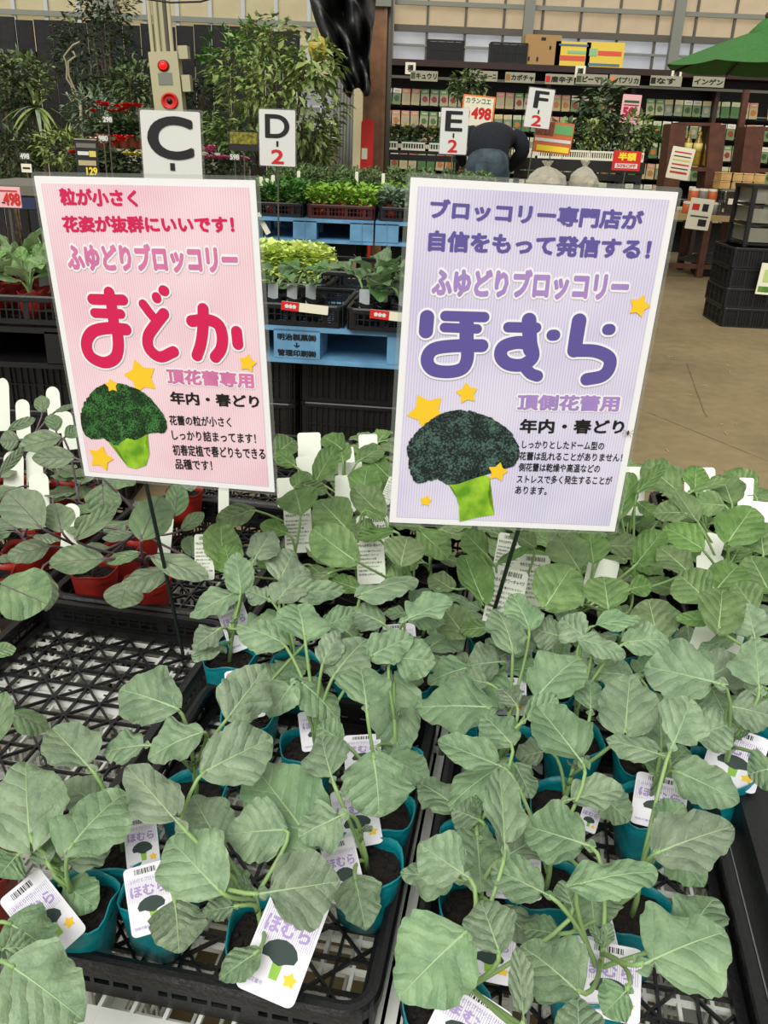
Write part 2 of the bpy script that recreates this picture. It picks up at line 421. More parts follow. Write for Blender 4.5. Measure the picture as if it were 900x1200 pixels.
# ---------------------------------------------------------------- pots
def pot_mesh(seed, m, r=.0405, h=.078):
    rnd = random.Random(seed); a = MB(); n = 28; ph = [rnd.uniform(0, 6.28) for _ in range(4)]
    def ring(rr, z, wav):
        out = []
        for j in range(n):
            t = 2*PI*j/n; k = (abs(math.cos(t))**3.0+abs(math.sin(t))**3.0)**(-1/3.0); k = 1+(k-1)*.8
            k *= 1+wav*(.035*math.sin(3*t+ph[0])+.03*math.sin(5*t+ph[1])+.02*math.sin(2*t+ph[2]))
            out.append((rr*k*math.cos(t), rr*k*math.sin(t), z+wav*.0035*math.sin(4*t+ph[3])))
        return out
    loop_strip(a, [ring(r*.76, 0, .2), ring(r*.86, h*.35, .5), ring(r*.93, h*.7, .9), ring(r*.985, h*.9, 1), ring(r*.97, h*.93, 1), ring(r, h*.96, 1), ring(r*1.01, h, 1.1), ring(r*.975, h, 1.1), ring(r*.95, h*.86, 1)])
    a.f.append(tuple(range(n-1, -1, -1))); a.m.append(0)
    return a.mesh('pot', m, True)
def soil_mesh(seed, r=.0405, h=.078):
    rnd = random.Random(seed); a = MB(); n = 20; vs = [(0, 0, h*.82)]; fs = []
    for i, q in enumerate((.35, .65, .97)):
        for j in range(n):
            t = 2*PI*j/n; k = (abs(math.cos(t))**3.0+abs(math.sin(t))**3.0)**(-1/3.0); k = 1+(k-1)*.7
            vs.append((r*q*.95*k*math.cos(t), r*q*.95*k*math.sin(t), h*(.80+rnd.uniform(-.03, .03))))
    for j in range(n): fs.append((0, 1+j, 1+(j+1) % n))
    for i in range(2):
        for j in range(n):
            p = 1+i*n+j; q = 1+i*n+(j+1) % n; fs.append((p, p+n, q+n, q))
    a.add(vs, fs)
    for _ in range(26):
        t = rnd.uniform(0, 6.28); q = r*.85*math.sqrt(rnd.random()); s = rnd.uniform(.0012, .0035)
        a.ball((q*math.cos(t), q*math.sin(t), h*.81+s*.3), s, 5, 3, sc=(1, 1.3, .7))
    return a.mesh('soil', SOIL, False)
POT = {'t': [pot_mesh(i, TEAL) for i in range(5)], 'r': [pot_mesh(20+i, REDP, .039) for i in range(3)], 'k': [pot_mesh(30+i, BLK) for i in range(2)]}
SOILM = [soil_mesh(50+i) for i in range(4)]
# ---------------------------------------------------------------- leaf blades (unit length along y, unit width across x)
def blade(seed, kind, m):
    rnd = random.Random(seed); nr, nc = 36, 12; a = MB(); vs = []
    ph = [rnd.uniform(0, 6.28) for _ in range(8)]
    if kind == 'b':   # broccoli: rounded ovate, wavy toothed edge
        pk, ex, lobe, tooth, wave, cup, droop = rnd.uniform(.72, 1.0), rnd.uniform(.55, .72), .065, .030, .085, rnd.uniform(-.2, .22), rnd.uniform(.05, .32)
    elif kind == 'c':  # cabbage: round, smooth
        pk, ex, lobe, tooth, wave, cup, droop = rnd.uniform(.9, 1.15), rnd.uniform(.48, .6), .028, .012, .055, rnd.uniform(-.1, .4), rnd.uniform(-.1, .25)
    else:             # purple stalked: long oval
        pk, ex, lobe, tooth, wave, cup, droop = rnd.uniform(.95, 1.15), rnd.uniform(.55, .7), .015, .006, .03, rnd.uniform(-.15, .15), rnd.uniform(.05, .3)
    heart = rnd.uniform(.0, .09) if kind != 'r' else 0; auric = rnd.uniform(.16, .30) if kind == 'b' and seed % 5 in (1, 3) else 0
    twist = rnd.uniform(-.2, .2); fold = rnd.uniform(-.30, .30) if kind != 'r' else rnd.uniform(-.2, .1)
    for i in range(nr+1):
        t = i/nr; v = (1-math.cos(PI*t))/2
        w = max(0, math.sin(PI*min(1, v)**pk))**ex if 0 < v < 1 else 0
        if auric:
            v2 = (v-.15)/.85; w = max(0, math.sin(PI*v2**pk))**ex if v2 > 0 and v < 1 else 0
            if v < .13: w = max(w, auric*math.sin(PI*v/.13)**.7)
        w = max(w, .05 if v < .5 else .015)
        for j in range(nc+1):
            u = -1+2*j/nc; sd = 0 if u < 0 else 1; au = abs(u)
            e = 1+lobe*(math.sin(9*v+ph[sd])+.7*math.sin(15*v+ph[2+sd]))+tooth*(math.sin(47*v+ph[4+sd])+.9*math.sin(31*v+ph[6-sd]))
            x = u*w*.5*(1+(e-1)*au)
            y = v-heart*au*au*(1-t)**2*2+.03*math.sin(3.3*u+ph[3])*(1-v)
            z = cup*(x*x)*2.2-droop*v*v-.05*v*math.sin(ph[1])
            z += wave*au**1.6*(math.sin(9*v+ph[sd])+.6*math.sin(17*v+ph[4+sd]))*.9*(w**.5)
            z += .016*math.sin(24*(v-.5*au)+ph[5])*au*(1-au*.4)
            z += twist*x*(v-.3)+fold*abs(x)*.8-.02*math.exp(-(x/.03)**2)
            vs.append((x, y, z))
    fs = []
    for i in range(nr):
        for j in range(nc):
            p = i*(nc+1)+j; fs.append((p, p+1, p+nc+2, p+nc+1))
    a.add(vs, fs)
    # raised midrib underside/top
    a.mi = 1; rib = []
    for i in range(0, nr, 3):
        x, y, z = vs[i*(nc+1)+nc//2]; rib.append((x, y, z+.003))
    a.tube(rib, [.017*(1-.85*k/(len(rib)-1)) for k in range(len(rib))], 5)
    return a.mesh('leaf_blade', [m, VEIN if kind != 'r' else STEMR], True)
BL = {'b': [blade(100+i, 'b', L_BRO) for i in range(14)], 'c': [blade(200+i, 'c', L_CAB) for i in range(9)], 'r': [blade(300+i, 'r', L_RED) for i in range(7)]}
def place_leaf(kind, base, tip_px, wpx, z, rnd, k=1.0, roll=None):
    bx, by = base; k = rnd.uniform(.7, 1.5); B = atz(bx, by, z); toc = (C0-B).normalized()
    n = (Vector((0, 0, 1))+toc*k).normalized()
    r = ray(*tip_px); t = (B-C0).dot(n)/r.dot(n); T = C0+r*t
    Y = T-B; L = Y.length; Y.normalize(); X = Y.cross(n).normalized(); Z = X.cross(Y)
    dep = (B-C0).length; wid = wpx/F*dep*1.02
    ro = rnd.uniform(-.36, .36) if roll is None else roll
    X2 = X*math.cos(ro)+Z*math.sin(ro); Z2 = Z*math.cos(ro)-X*math.sin(ro)
    L *= 1.02
    return B, Y, X2, Z2, L, wid
def leaf_matrix(B, Y, X, Z, L, wid, origin):
    M = Matrix(((X.x*wid, Y.x*L, Z.x*(L+wid)/2), (X.y*wid, Y.y*L, Z.y*(L+wid)/2), (X.z*wid, Y.z*L, Z.z*(L+wid)/2))).to_4x4()
    return Matrix.Translation(B-origin)@M
def leafs(s):
    out = []
    for row in s.strip().split(';'):
        v = [float(q) for q in row.split()]
        if len(v) >= 6: out.append(v)
    return out
# leaves of the front plants: stalk end x y, tip x y, width (photo px of a 900x1200 frame), height of the stalk end in m
BRO = leafs('''68 1032 112 1062 45 .53;12 1082 66 1112 58 .55;14 1132 96 1188 76 .57;0 1112 40 1105 32 .56;35 980 25 880 76 .60;84 990 140 915 78 .60;55 1010 38 968 28 .58;70 1015 128 985 45 .55;20 1002 0 1025 38 .58;
108 903 62 850 62 .62;208 830 137 800 66 .66;176 873 122 870 46 .63;236 858 172 875 58 .65;212 968 148 893 56 .63;255 985 222 925 60 .58;258 1045 192 975 76 .60;205 1057 212 1112 56 .54;275 1062 238 1068 24 .57;298 1118 257 1142 34 .54;
365 985 290 885 88 .58;238 905 322 860 68 .64;334 972 266 975 66 .60;300 1048 398 1032 82 .61;400 955 350 978 66 .61;391 918 370 858 55 .62;438 888 450 950 82 .62;430 834 427 770 64 .65;462 800 470 878 62 .58;445 880 502 912 46 .55;
268 840 316 778 62 .62;345 798 315 838 50 .60;355 800 400 832 50 .60;400 868 370 848 36 .60;416 1030 430 1086 50 .52;270 1060 255 1008 50 .55;
273 695 222 718 38 .60;255 738 225 756 36 .57;297 657 318 621 42 .63;282 690 275 645 36 .61;330 676 348 640 50 .61;328 700 358 658 42 .62;345 695 405 690 30 .62;357 746 352 702 68 .65;330 752 280 722 48 .62;315 702 288 690 28 .60;380 735 417 715 30 .63;392 790 427 742 60 .62;380 772 400 735 32 .64;
425 695 487 665 42 .64;445 728 405 705 38 .61;472 728 528 700 48 .64;480 722 522 727 30 .62;435 768 484 742 42 .63;462 770 510 775 50 .62;
572 828 488 822 68 .60;600 872 568 832 48 .62;592 900 514 866 42 .62;590 895 518 932 60 .58;592 1000 588 900 50 .63;694 992 616 962 68 .62;645 1050 576 1014 46 .62;552 1030 490 988 60 .62;545 1092 468 1160 94 .63;585 1115 562 1050 54 .63;678 1162 614 1100 78 .62;614 1200 608 1108 26 .66;680 1232 675 1166 52 .66;752 1130 848 1082 104 .62;808 1092 835 1045 56 .58;735 1160 708 1188 40 .60;680 1035 768 1006 50 .64;690 1035 700 1082 60 .58;772 998 860 962 66 .63;770 975 802 940 42 .61;790 995 825 1036 46 .58;797 905 867 935 54 .60;
685 897 632 825 66 .63;733 855 738 784 66 .63;780 886 712 862 36 .64;785 880 820 812 58 .65;775 865 772 806 48 .60;848 802 757 775 72 .66;860 828 912 838 42 .62;890 810 885 745 56 .64;630 815 676 758 68 .63;745 792 693 785 46 .59;692 835 694 795 38 .61;662 938 729 922 42 .60;612 846 655 815 32 .63;605 825 588 802 30 .62;905 900 878 905 42 .58;672 1065 660 1030 30 .60;655 1095 614 1084 32 .57;605 898 625 932 36 .58;640 880 605 886 36 .56;
600 757 590 706 50 .64;620 735 604 692 46 .63;655 745 624 735 40 .61;690 750 655 722 40 .64;690 735 750 714 28 .65;735 752 784 744 44 .64;685 750 734 762 30 .65;885 748 875 706 48 .65;868 742 818 760 22 .64;590 775 548 776 48 .58;570 800 532 790 32 .58;820 860 862 845 50 .58;700 930 740 955 50 .55;560 960 530 945 40 .55;820 800 870 770 50 .6''')
CAB = leafs('''262 660 258 616 46 .60;270 668 262 637 38 .60;352 598 345 570 48 .66;405 618 375 583 50 .66;345 570 362 552 26 .64;357 568 383 575 18 .66;372 560 392 526 28 .66;400 525 378 509 28 .66;402 540 398 515 24 .64;325 530 346 513 30 .62;344 545 322 530 20 .62;420 540 448 520 30 .64;455 558 430 530 34 .62;425 580 430 548 40 .65;447 603 415 571 38 .67;428 597 450 606 16 .68;438 626 418 612 24 .64;462 622 417 629 16 .66;470 660 478 625 48 .63;413 655 368 622 50 .65;293 598 254 613 28 .62;337 625 305 612 22 .62;385 672 355 686 18 .62;418 690 390 678 24 .60;495 625 526 650 38 .63;566 703 545 651 46 .64;570 650 544 624 32 .64;545 745 520 713 44 .58;575 735 539 735 24 .60;678 666 655 624 50 .66;640 710 668 666 62 .65;583 660 620 640 12 .65;625 640 600 622 28 .64;695 655 690 625 44 .64;715 640 753 640 28 .63;745 662 776 623 36 .65;713 713 708 671 52 .66;738 690 763 685 26 .62;805 668 774 640 40 .66;820 641 779 614 36 .66;803 601 766 598 32 .65;818 612 790 573 30 .64;850 592 815 590 32 .66;855 632 882 594 52 .67;790 572 756 540 38 .66;748 575 779 546 18 .68;815 572 815 548 32 .64;812 575 856 562 14 .67;858 590 848 552 40 .65;885 580 860 552 30 .60;825 700 794 670 48 .66;840 690 866 656 44 .64;842 736 850 686 52 .67;885 715 862 684 38 .65;900 690 880 651 46 .63;895 650 890 614 46 .65;728 600 739 557 28 .64;790 690 757 684 26 .60;833 725 792 728 22 .64;750 590 768 606 22 .62;770 746 760 702 58 .60;320 665 300 640 30 .58;480 690 455 670 34 .58;530 690 505 672 34 .56;600 690 575 668 30 .56;730 720 700 715 34 .56''')
RED = leafs('''122 655 58 656 38 .60;-2 683 54 706 62 .62;48 668 55 713 32 .58;72 622 64 586 36 .64;88 632 137 589 22 .65;48 618 5 570 46 .66;58 640 8 650 34 .60;165 632 187 576 48 .66;120 568 122 601 38 .60;163 648 123 656 20 .60;202 664 140 682 34 .60;178 652 243 672 30 .63;148 683 140 710 44 .55;155 625 120 628 20 .60;92 640 128 640 14 .60;205 605 210 566 27 .62;212 622 238 600 18 .62;225 652 222 627 22 .58;72 512 22 522 30 .66;88 536 38 536 25 .67;50 483 48 463 17 .65;10 503 41 490 12 .64;22 515 0 516 22 .62;0 555 29 523 12 .68;66 505 60 484 18 .64;64 483 87 472 8 .65;76 512 93 500 16 .64;-12 765 18 758 24 .60;-15 880 4 808 34 .60;14 835 56 852 30 .56;30 600 8 590 26 .6;110 620 90 606 24 .6''')
# printed plant labels: foot x y, head x y, width, kind (b broccoli, c cabbage printed, w blank back, s slim blank stake)
TAGS = [(72,1100,22,1036,46,'b'),(180,1078,170,1013,46,'b'),(168,1008,163,958,34,'b'),(317,1146,356,1046,64,'b'),(407,1042,394,984,38,'b'),(421,980,412,924,50,'b'),(426,898,424,861,42,'b'),(375,870,370,832,42,'b'),(286,758,268,708,32,'b'),(290,832,283,784,40,'b'),(470,764,467,731,38,'b'),(594,830,594,794,44,'b'),(607,786,607,760,32,'b'),(855,908,871,856,55,'b'),(770,960,777,910,54,'b'),(688,968,696,943,20,'b'),(602,1044,602,1000,58,'b'),(570,1138,576,1084,54,'b'),(712,1178,716,1106,62,'b'),(536,1230,566,1166,72,'b'),(700,1105,690,1060,40,'b'),
(363,538,362,507,27,'w'),(362,556,358,534,24,'w'),(410,562,410,542,27,'w'),(405,590,405,557,25,'w'),(335,580,334,560,20,'w'),(432,532,431,509,22,'w'),(411,542,409,524,10,'w'),(350,632,348,593,32,'c'),(435,668,433,628,33,'c'),(437,626,436,604,38,'c'),(240,680,239,626,22,'c'),(588,722,599,667,42,'c'),(624,684,627,650,36,'c'),(594,658,600,626,30,'c'),(740,604,742,547,27,'w'),(820,562,820,548,32,'w'),(873,594,875,560,15,'w'),(890,614,893,588,30,'w'),(704,676,709,655,34,'w'),(832,672,832,651,28,'w'),(833,650,840,626,20,'w'),(836,762,846,733,50,'w'),(450,590,462,560,12,'c'),
(5,505,3,443,12,'s'),(28,512,26,468,14,'s'),(66,508,61,453,14,'s'),(82,520,76,482,14,'s'),(16,572,16,528,20,'s'),(41,566,40,527,17,'s'),(47,600,45,553,20,'s'),(81,642,84,590,18,'s'),(192,648,197,602,14,'s'),(262,604,262,568,12,'s')]
TAGP = mat('label_card', (.93, .92, .95), .4); TAGW = mat('label_white', (.90, .92, .86), .4); INK = mat('black_ink', (.06, .06, .07), .5)
LILI = mat('lilac_ink', (.68, .60, .80), .5); DKG = mat('broccoli_print_green', (.16, .24, .22), .6, noise=.3, nscale=400); LTG = mat('broccoli_print_stem', (.55, .75, .25), .6); STAR = mat('star_yellow', (.98, .80, .16), .5)
def star_pts(cx, cz, r, rot=0, inner=.6):
    return [(cx+(r if i % 2 == 0 else r*inner)*math.sin(rot+PI*i/5), cz+(r if i % 2 == 0 else r*inner)*math.cos(rot+PI*i/5)) for i in range(10)]
def flat(mb, pts, y):
    return mb.add([(x, y, z) for x, z in pts], [tuple(range(len(pts)))])
def tag_mesh(kind):
    """label, unit: 1 wide, 1.7 high, foot at z 0, facing -y"""
    a = MB(); H_ = 1.75
    if kind == 's':
        o = [(-.5, 0), (.5, 0)]+[(.5*math.cos(t*PI/8), 2.6+.5*math.sin(t*PI/8)) for t in range(9)]
        a.prism([(x*1, z) for x, z in o], -.02, .02); return a.mesh('label', [TAGW])
    a.prism([(x, z) for x, z in R2((0, H_/2), (1, H_), .12)], -.012, .012)
    if kind == 'w': return a.mesh('label', [TAGW])
    y = -.016
    a.mi = 1; x = -.26
    rnd = random.Random(4)
    while x < .2 if kind == 'b' else x < .3:
        w = rnd.choice((.012, .022, .03)); flat(a, [(x, H_-.22), (x+w, H_-.22), (x+w, H_-.08), (x, H_-.08)], y); x += w+rnd.choice((.012, .02))
    if kind == 'b':
        a.mi = 2
        put_text(a, 'ふゆどりブロッコリー', (-.4, H_-.42), (.4, H_-.42), .1, y, .01)
        put_text(a, 'ほむら', (-.4, H_-.78), (.38, H_-.78), .27, y, .035)
        put_text(a, '頂側花蕾用', (-.42, .16), (-.1, .16), .07, y, .01)
        for k in range(26):
            xx = -.46+k*.036; flat(a, [(xx, H_-.9), (xx+.008, H_-.9), (xx+.008, H_-.3), (xx, H_-.3)], -.0135)
        a.mi = 3; hd = [(-.27, .60), (-.30, .70), (-.24, .82), (-.12, .9), (.02, .93), (.15, .9), (.25, .83), (.31, .72), (.28, .62), (.15, .58), (.05, .52), (-.05, .54), (-.15, .6)]
        flat(a, hd[::-1], y-.002)
        a.mi = 4; flat(a, [(-.06, .55), (-.04, .3), (.1, .3), (.11, .56)][::1], y-.001)
        a.mi = 5; flat(a, star_pts(.3, .38, .13), y-.003)
        return a.mesh('label', [TAGP, INK, LILI, DKG, LTG, STAR])
    put_text(a, 'やわらかサワーキャベツ', (-.44, H_-.42), (.44, H_-.42), .12, y, .03)
    for k in range(7):
        put_text(a, ('甘みがあり葉がやわらかい', '定植は株間三十五センチ', '結球後は早めに収穫', '肥料は控えめに施す')[k % 4], (-.44, H_-.60-.14*k), (.40-.1*(k % 3), H_-.60-.14*k), .075, y, .012)
    return a.mesh('label', [TAGW, INK])
TAGM = {k: tag_mesh(k) for k in 'bcws'}
# ---------------------------------------------------------------- pots: those seen in the photo, then the tray rows hidden under the leaves
PX = dict(a=(-.306, .662), b=(-.225, .682), c=(-.103, .632), d=(-.003, .729), e=(-.285, .736), f=(.010, .812), g=(-.085, .925), h=(.022, .906), i=(-.222, .825), j=(-.179, .995), k=(-.232, 1.135), l=(-.125, 1.119), m=(.050, 1.100), n=(-.035, 1.130),
 A=(.078, .556), B=(.118, .672), C=(.120, .762), D=(.197, .71), E=(.225, .600), F=(.285, .680), G=(.150, .850), H=(.236, .838), J=(.345, .838), K=(.365, .930), L=(.462, .915), M=(.180, .960), N=(.275, .965), O=(.155, 1.060), P=(.577, 1.049), Q=(.474, 1.041), R=(.375, 1.075), S=(.262, 1.090), U=(.614, 1.214), V=(.50, 1.22), W=(.40, 1.21), X=(.29, 1.22), Y=(.19, 1.21), Z=(.07, 1.24))
pots = [[x, y, 'b', 't'] for x, y in PX.values()]
pots.append([-.405, .585, 'b', 't']); pots.append([-.43, .70, 'b', 'r']); pots.append([-.60, .98, 'r', 'r'])
def grid_pots(nm, kind, col, rows, cols=3, keep=1.0, seed=1):
    rnd = random.Random(seed); u0, v0 = TRAYC[nm]
    for j in rows:
        for i in range(cols):
            p = tc(u0+(i-(cols-1)/2)*.105+rnd.uniform(-.006, .006), v0-.205+j*.1025+rnd.uniform(-.006, .006))
            if rnd.random() > keep or (kind == 'r' and p.x > -.42 and p.y > 1.45): continue
            if all(math.hypot(p.x-q[0], p.y-q[1]) > .085 for q in pots): pots.append([p.x, p.y, kind, col])
grid_pots('mid_mid', 'c', 'k', (2, 3, 4), seed=2); grid_pots('mid_right', 'c', 'k', (2, 3, 4), seed=3); grid_pots('mid_east', 'c', 'k', (0, 1, 2, 3, 4), seed=4)
grid_pots('far_mid', 'c', 'k', range(5), seed=5); grid_pots('far_right', 'c', 'k', range(5), seed=6); grid_pots('far_east', 'c', 'k', range(4), seed=7)
grid_pots('red_near', 'r', 'r', range(5), keep=.6, seed=8); grid_pots('red_far', 'r', 'r', range(5), keep=.6, seed=9); grid_pots('left_out', 'r', 'r', range(5), keep=.8, seed=10)
for _ in range(60):   # push touching pots apart
    for a in range(len(pots)):
        for b in range(a):
            dx, dy = pots[a][0]-pots[b][0], pots[a][1]-pots[b][1]; d = math.hypot(dx, dy)
            if 1e-6 < d < .0835:
                s = (.0835-d)/2/d; pots[a][0] += dx*s; pots[a][1] += dy*s; pots[b][0] -= dx*s; pots[b][1] -= dy*s
plants = [dict(p=Vector((x, y, ZF+.008)), kind=k, pot=c, leaves=[], tags=[]) for x, y, k, c in pots]
rnd = random.Random(77)
for kind, data in (('b', BRO), ('c', CAB), ('r', RED)):
    for L_ in data:
        q = place_leaf(kind, (L_[0], L_[1]), (L_[2], L_[3]), L_[4], L_[5], rnd)
        B, Y = q[0], q[1]; root = B-Vector((Y.x, Y.y, 0))*.035
        best = min((pl for pl in plants if pl['kind'] == kind and len(pl['leaves']) < 7), key=lambda pl: math.hypot(pl['p'].x-root.x, pl['p'].y-root.y))
        best['leaves'].append(q)
for t_ in TAGS:
    kinds = {'b': 'b', 'c': 'c', 'w': 'c', 's': 'r'}[t_[5]]; z0 = {'b': .508, 'c': .575, 'w': .575, 's': .52}[t_[5]]
    B = atz(t_[0], t_[1], z0); toc = (C0-B).normalized(); n = (Vector((0, 0, 1))*.25+toc).normalized()
    r = ray(t_[2], t_[3]); T = C0+r*((B-C0).dot(n)/r.dot(n)); Zv = T-B; L = Zv.length; Zv.normalize(); X = Zv.cross(n).normalized()*-1
    X = n.cross(Zv).normalized()*-1 if False else (Zv.cross(n)).normalized()
    wid = t_[4]/F*(B-C0).length; full = wid*(1.75 if t_[5] != 's' else 3.1)
    if full < L: full = L
    if t_[5] == 'b': full = min(full, L*1.22)
    org = T-Zv*full
    Yv = Zv.cross(X)
    hs = full/(1.75 if t_[5] != 's' else 3.1)
    Mx = Matrix(((X.x*wid, Yv.x*wid, Zv.x*hs), (X.y*wid, Yv.y*wid, Zv.y*hs), (X.z*wid, Yv.z*wid, Zv.z*hs))).to_4x4()
    cand = [pl for pl in plants if pl['kind'] == kinds and not pl['tags']] or [pl for pl in plants if pl['kind'] == kinds]
    best = min(cand, key=lambda pl: math.hypot(pl['p'].x-B.x, pl['p'].y-B.y-.01))
    best['tags'].append((t_[5], org, Mx))
NUM = ['first', 'second', 'third', 'fourth', 'fifth', 'sixth', 'seventh', 'eighth', 'ninth', 'tenth', 'eleventh', 'twelfth', 'thirteenth', 'fourteenth']
def uv_of(p):
    d = Vector((p.x-.01, p.y-.575, 0)); return d.dot(TU), d.dot(TV)
rowsets = {}
for pl in plants:
    u, v = uv_of(pl['p']); pl['v'] = v; pl['u'] = u
    rowsets.setdefault((pl['kind'], pl['pot'], int((v+.04)/.105)), []).append(pl)
order = {}
for (k, c, r_), lst in rowsets.items():
    lst.sort(key=lambda q: q['u'])
    for i, pl in enumerate(lst): pl['ri'] = r_; pl['ci'] = i; pl['n'] = len(lst)
    order.setdefault((k, c), set()).add(r_)
for k in order: order[k] = sorted(order[k])
NAMES = {'b': ('potted_broccoli_seedling', 'broccoli seedling'), 'c': ('potted_cabbage_seedling', 'cabbage seedling'), 'r': ('potted_kale_seedling', 'purple-stalked seedling')}
def tube_petiole(mb, P0, P1, d1, r0, r1):
    mid = P0*.45+P1*.55+Vector((0, 0, -.004))-d1*.012
    pts = []
    for i in range(7):
        t = i/6; pts.append(P0*(1-t)**3+(P0*.5+mid*.5+Vector((0, 0, .01)))*3*t*(1-t)**2+(P1-d1*.018)*3*t*t*(1-t)+P1*t**3)
    mb.tube(pts, [r0+(r1-r0)*i/6 for i in range(7)], 6)
N_SEED = 0
for pi_, pl in enumerate(plants):
    rnd = random.Random(1000+pi_); k = pl['kind']; p = pl['p']
    nm, word = NAMES[k]
    # procedural leaves low on plants that show few of their own
    want = (4 if pl['v'] < .45 else 6) if k == 'b' else (7 if k == 'c' else 4)
    if k == 'r' and not pl['leaves'] and not pl['tags'] and rnd.random() < .5: continue
    if not pl['leaves']: want = 6 if k == 'c' else 4
    base_z = ZP+.012
    inner = k == 'b' and pl['u'] < 0 and pl['v'] < .5
    nfill = max(0, want-len(pl['leaves'])) if not inner else (0 if len(pl['leaves']) > 2 else 1)
    a0 = rnd.uniform(0, 6.28)
    for i in range(nfill):
        a = a0+i*2.4; dr = Vector((math.cos(a), math.sin(a), rnd.uniform(-.1, .35))).normalized()
        B = p+Vector((0, 0, ZP-ZF+rnd.uniform(.015, .05)))+Vector((dr.x, dr.y, 0))*rnd.uniform(.018, .03)
        n = (Vector((0, 0, 1))-dr*dr.z).normalized(); X = dr.cross(n).normalized(); n = X.cross(dr)
        ln = rnd.uniform(.05, .08); pl['leaves'].append((B, dr, X, n, ln, ln*rnd.uniform(.75, .95)))
    rows = order[(k, pl['pot'])]; row = rows.index(pl['ri']); N_SEED += 1
    side = NUM[pl['ci']] if pl['ci'] < 14 else 'last'
    col = {'t': 'teal pot', 'r': 'red pot', 'k': 'black pot'}[pl['pot']]
    lab = '%s in %s, %s from left in row %s from front' % (word, col, side, NUM[min(row, 13)].replace('first', 'one').replace('second', 'two').replace('third', 'three').replace('fourth', 'four').replace('fifth', 'five').replace('sixth', 'six').replace('seventh', 'seven').replace('eighth', 'eight').replace('ninth', 'nine').replace('tenth', 'ten'))
    root = thing(nm, lab, 'seedling', p, (0, 0, 0), {'b': 'broccoli seedlings in teal pots', 'c': 'cabbage seedlings behind the broccoli', 'r': 'seedlings in red pots'}[k])
    rz = Matrix.Rotation(YAW+rnd.uniform(-.25, .25), 4, 'Z')
    inst('pot', rnd.choice(POT[pl['pot']]), root, M=rz); inst('soil', rnd.choice(SOILM), root, M=rz)
    st = MB(); z0 = Vector((rnd.uniform(-.006, .006), rnd.uniform(-.006, .006), .060)); 
    tops = [q[0]-p for q in pl['leaves']]; zm = sum(t.z for t in tops)/len(tops)
    cx = sum(t.x for t in tops)/len(tops)*.35; cy = sum(t.y for t in tops)/len(tops)*.35
    top = Vector((z0.x+max(-.02, min(.02, cx)), z0.y+max(-.02, min(.02, cy)), max(.085, min(zm-.012, .13))))
    main = [z0, z0*.6+top*.4+Vector((.002, 0, 0)), top]
    st.tube(main, [.0034, .003, .0024], 7)
    for i, q in enumerate(pl['leaves']):
        f = rnd.uniform(.25, 1.0); s0 = z0.lerp(top, f); e = q[0]-p
        if e.z < s0.z+.002: s0 = z0.lerp(top, max(.1, min(1, (e.z-z0.z-.012)/(top.z-z0.z+1e-6))))
        tube_petiole(st, s0, e+q[1]*q[4]*.03, q[1], .0024, .0021)
    st.build('stem', STEM if k != 'r' else STEMR, root, True)
    for q in pl['leaves']:
        inst('leaf', rnd.choice(BL[k]), root, M=leaf_matrix(*q, p))
    if k == 'b' and nfill < 4:   # curly heart leaves at the growing tip
        for i in range(2):
            a = rnd.uniform(0, 6.28); dr = Vector((math.cos(a)*.6, math.sin(a)*.6, .7)).normalized(); X = dr.cross(Vector((0, 0, 1))).normalized(); n = X.cross(dr)
            inst('leaf', rnd.choice(BL[k]), root, M=leaf_matrix(p+top, dr, X, n, .022, .014, p))
    for kd, org, Mx in pl['tags']:
        inst('label_card', TAGM[kd], root, M=Matrix.Translation(org-p)@Mx)
# ================================================================ the two printed signs on their stakes
def striped(name, c1, c2, scale):
    m, nt, bs = new_mat(name); N = nt.nodes; L = nt.links
    tcn = N.new('ShaderNodeTexCoord'); w = N.new('ShaderNodeTexWave'); w.bands_direction = 'X'; w.wave_profile = 'SIN'
    w.inputs['Scale'].default_value = scale; w.inputs['Distortion'].default_value = .3; w.inputs['Detail'].default_value = 1
    nz = N.new('ShaderNodeTexNoise'); nz.inputs['Scale'].default_value = 7; L.new(tcn.outputs['Object'], nz.inputs['Vector']); L.new(tcn.outputs['Object'], w.inputs['Vector'])
    mx = N.new('ShaderNodeMath'); mx.operation = 'MULTIPLY_ADD'; mx.inputs[1].default_value = .38; L.new(w.outputs['Fac'], mx.inputs[0])
    m2 = N.new('ShaderNodeMath'); m2.operation = 'MULTIPLY'; m2.inputs[1].default_value = .95; L.new(nz.outputs['Fac'], m2.inputs[0]); L.new(m2.outputs[0], mx.inputs[2])
    rp = N.new('ShaderNodeValToRGB'); L.new(mx.outputs[0], rp.inputs[0]); rp.color_ramp.elements[0].position = .3; rp.color_ramp.elements[1].position = .9
    rp.color_ramp.elements[0].color = (*lin(c1), 1); rp.color_ramp.elements[1].color = (*lin(c2), 1); L.new(rp.outputs[0], bs.inputs['Base Color'])
    bs.inputs['Roughness'].default_value = .35; bs.inputs['Specular IOR Level'].default_value = .4; return m
PINKP = striped('pink_print', (.90, .72, .78), (.97, .87, .90), 95)
LILP = striped('lilac_print', (.76, .73, .87), (.90, .88, .95), 95)
CARD = mat('white_card', (.95, .95, .96), .35); LAM = clear_mat('laminate_film', (.62, .65, .61), .16, .45)
CRIM = mat('crimson_ink', (.84, .10, .34), .4); PURP = mat('purple_ink', (.38, .33, .62), .4); PK2 = mat('pink_ink', (.88, .50, .68), .4, rgb2=(.80, .44, .64), nscale=30); LL2 = mat('soft_lilac_ink', (.70, .56, .80), .4, rgb2=(.62, .52, .78), nscale=30)
STK = mat('dark_stake', (.10, .14, .13), .45)
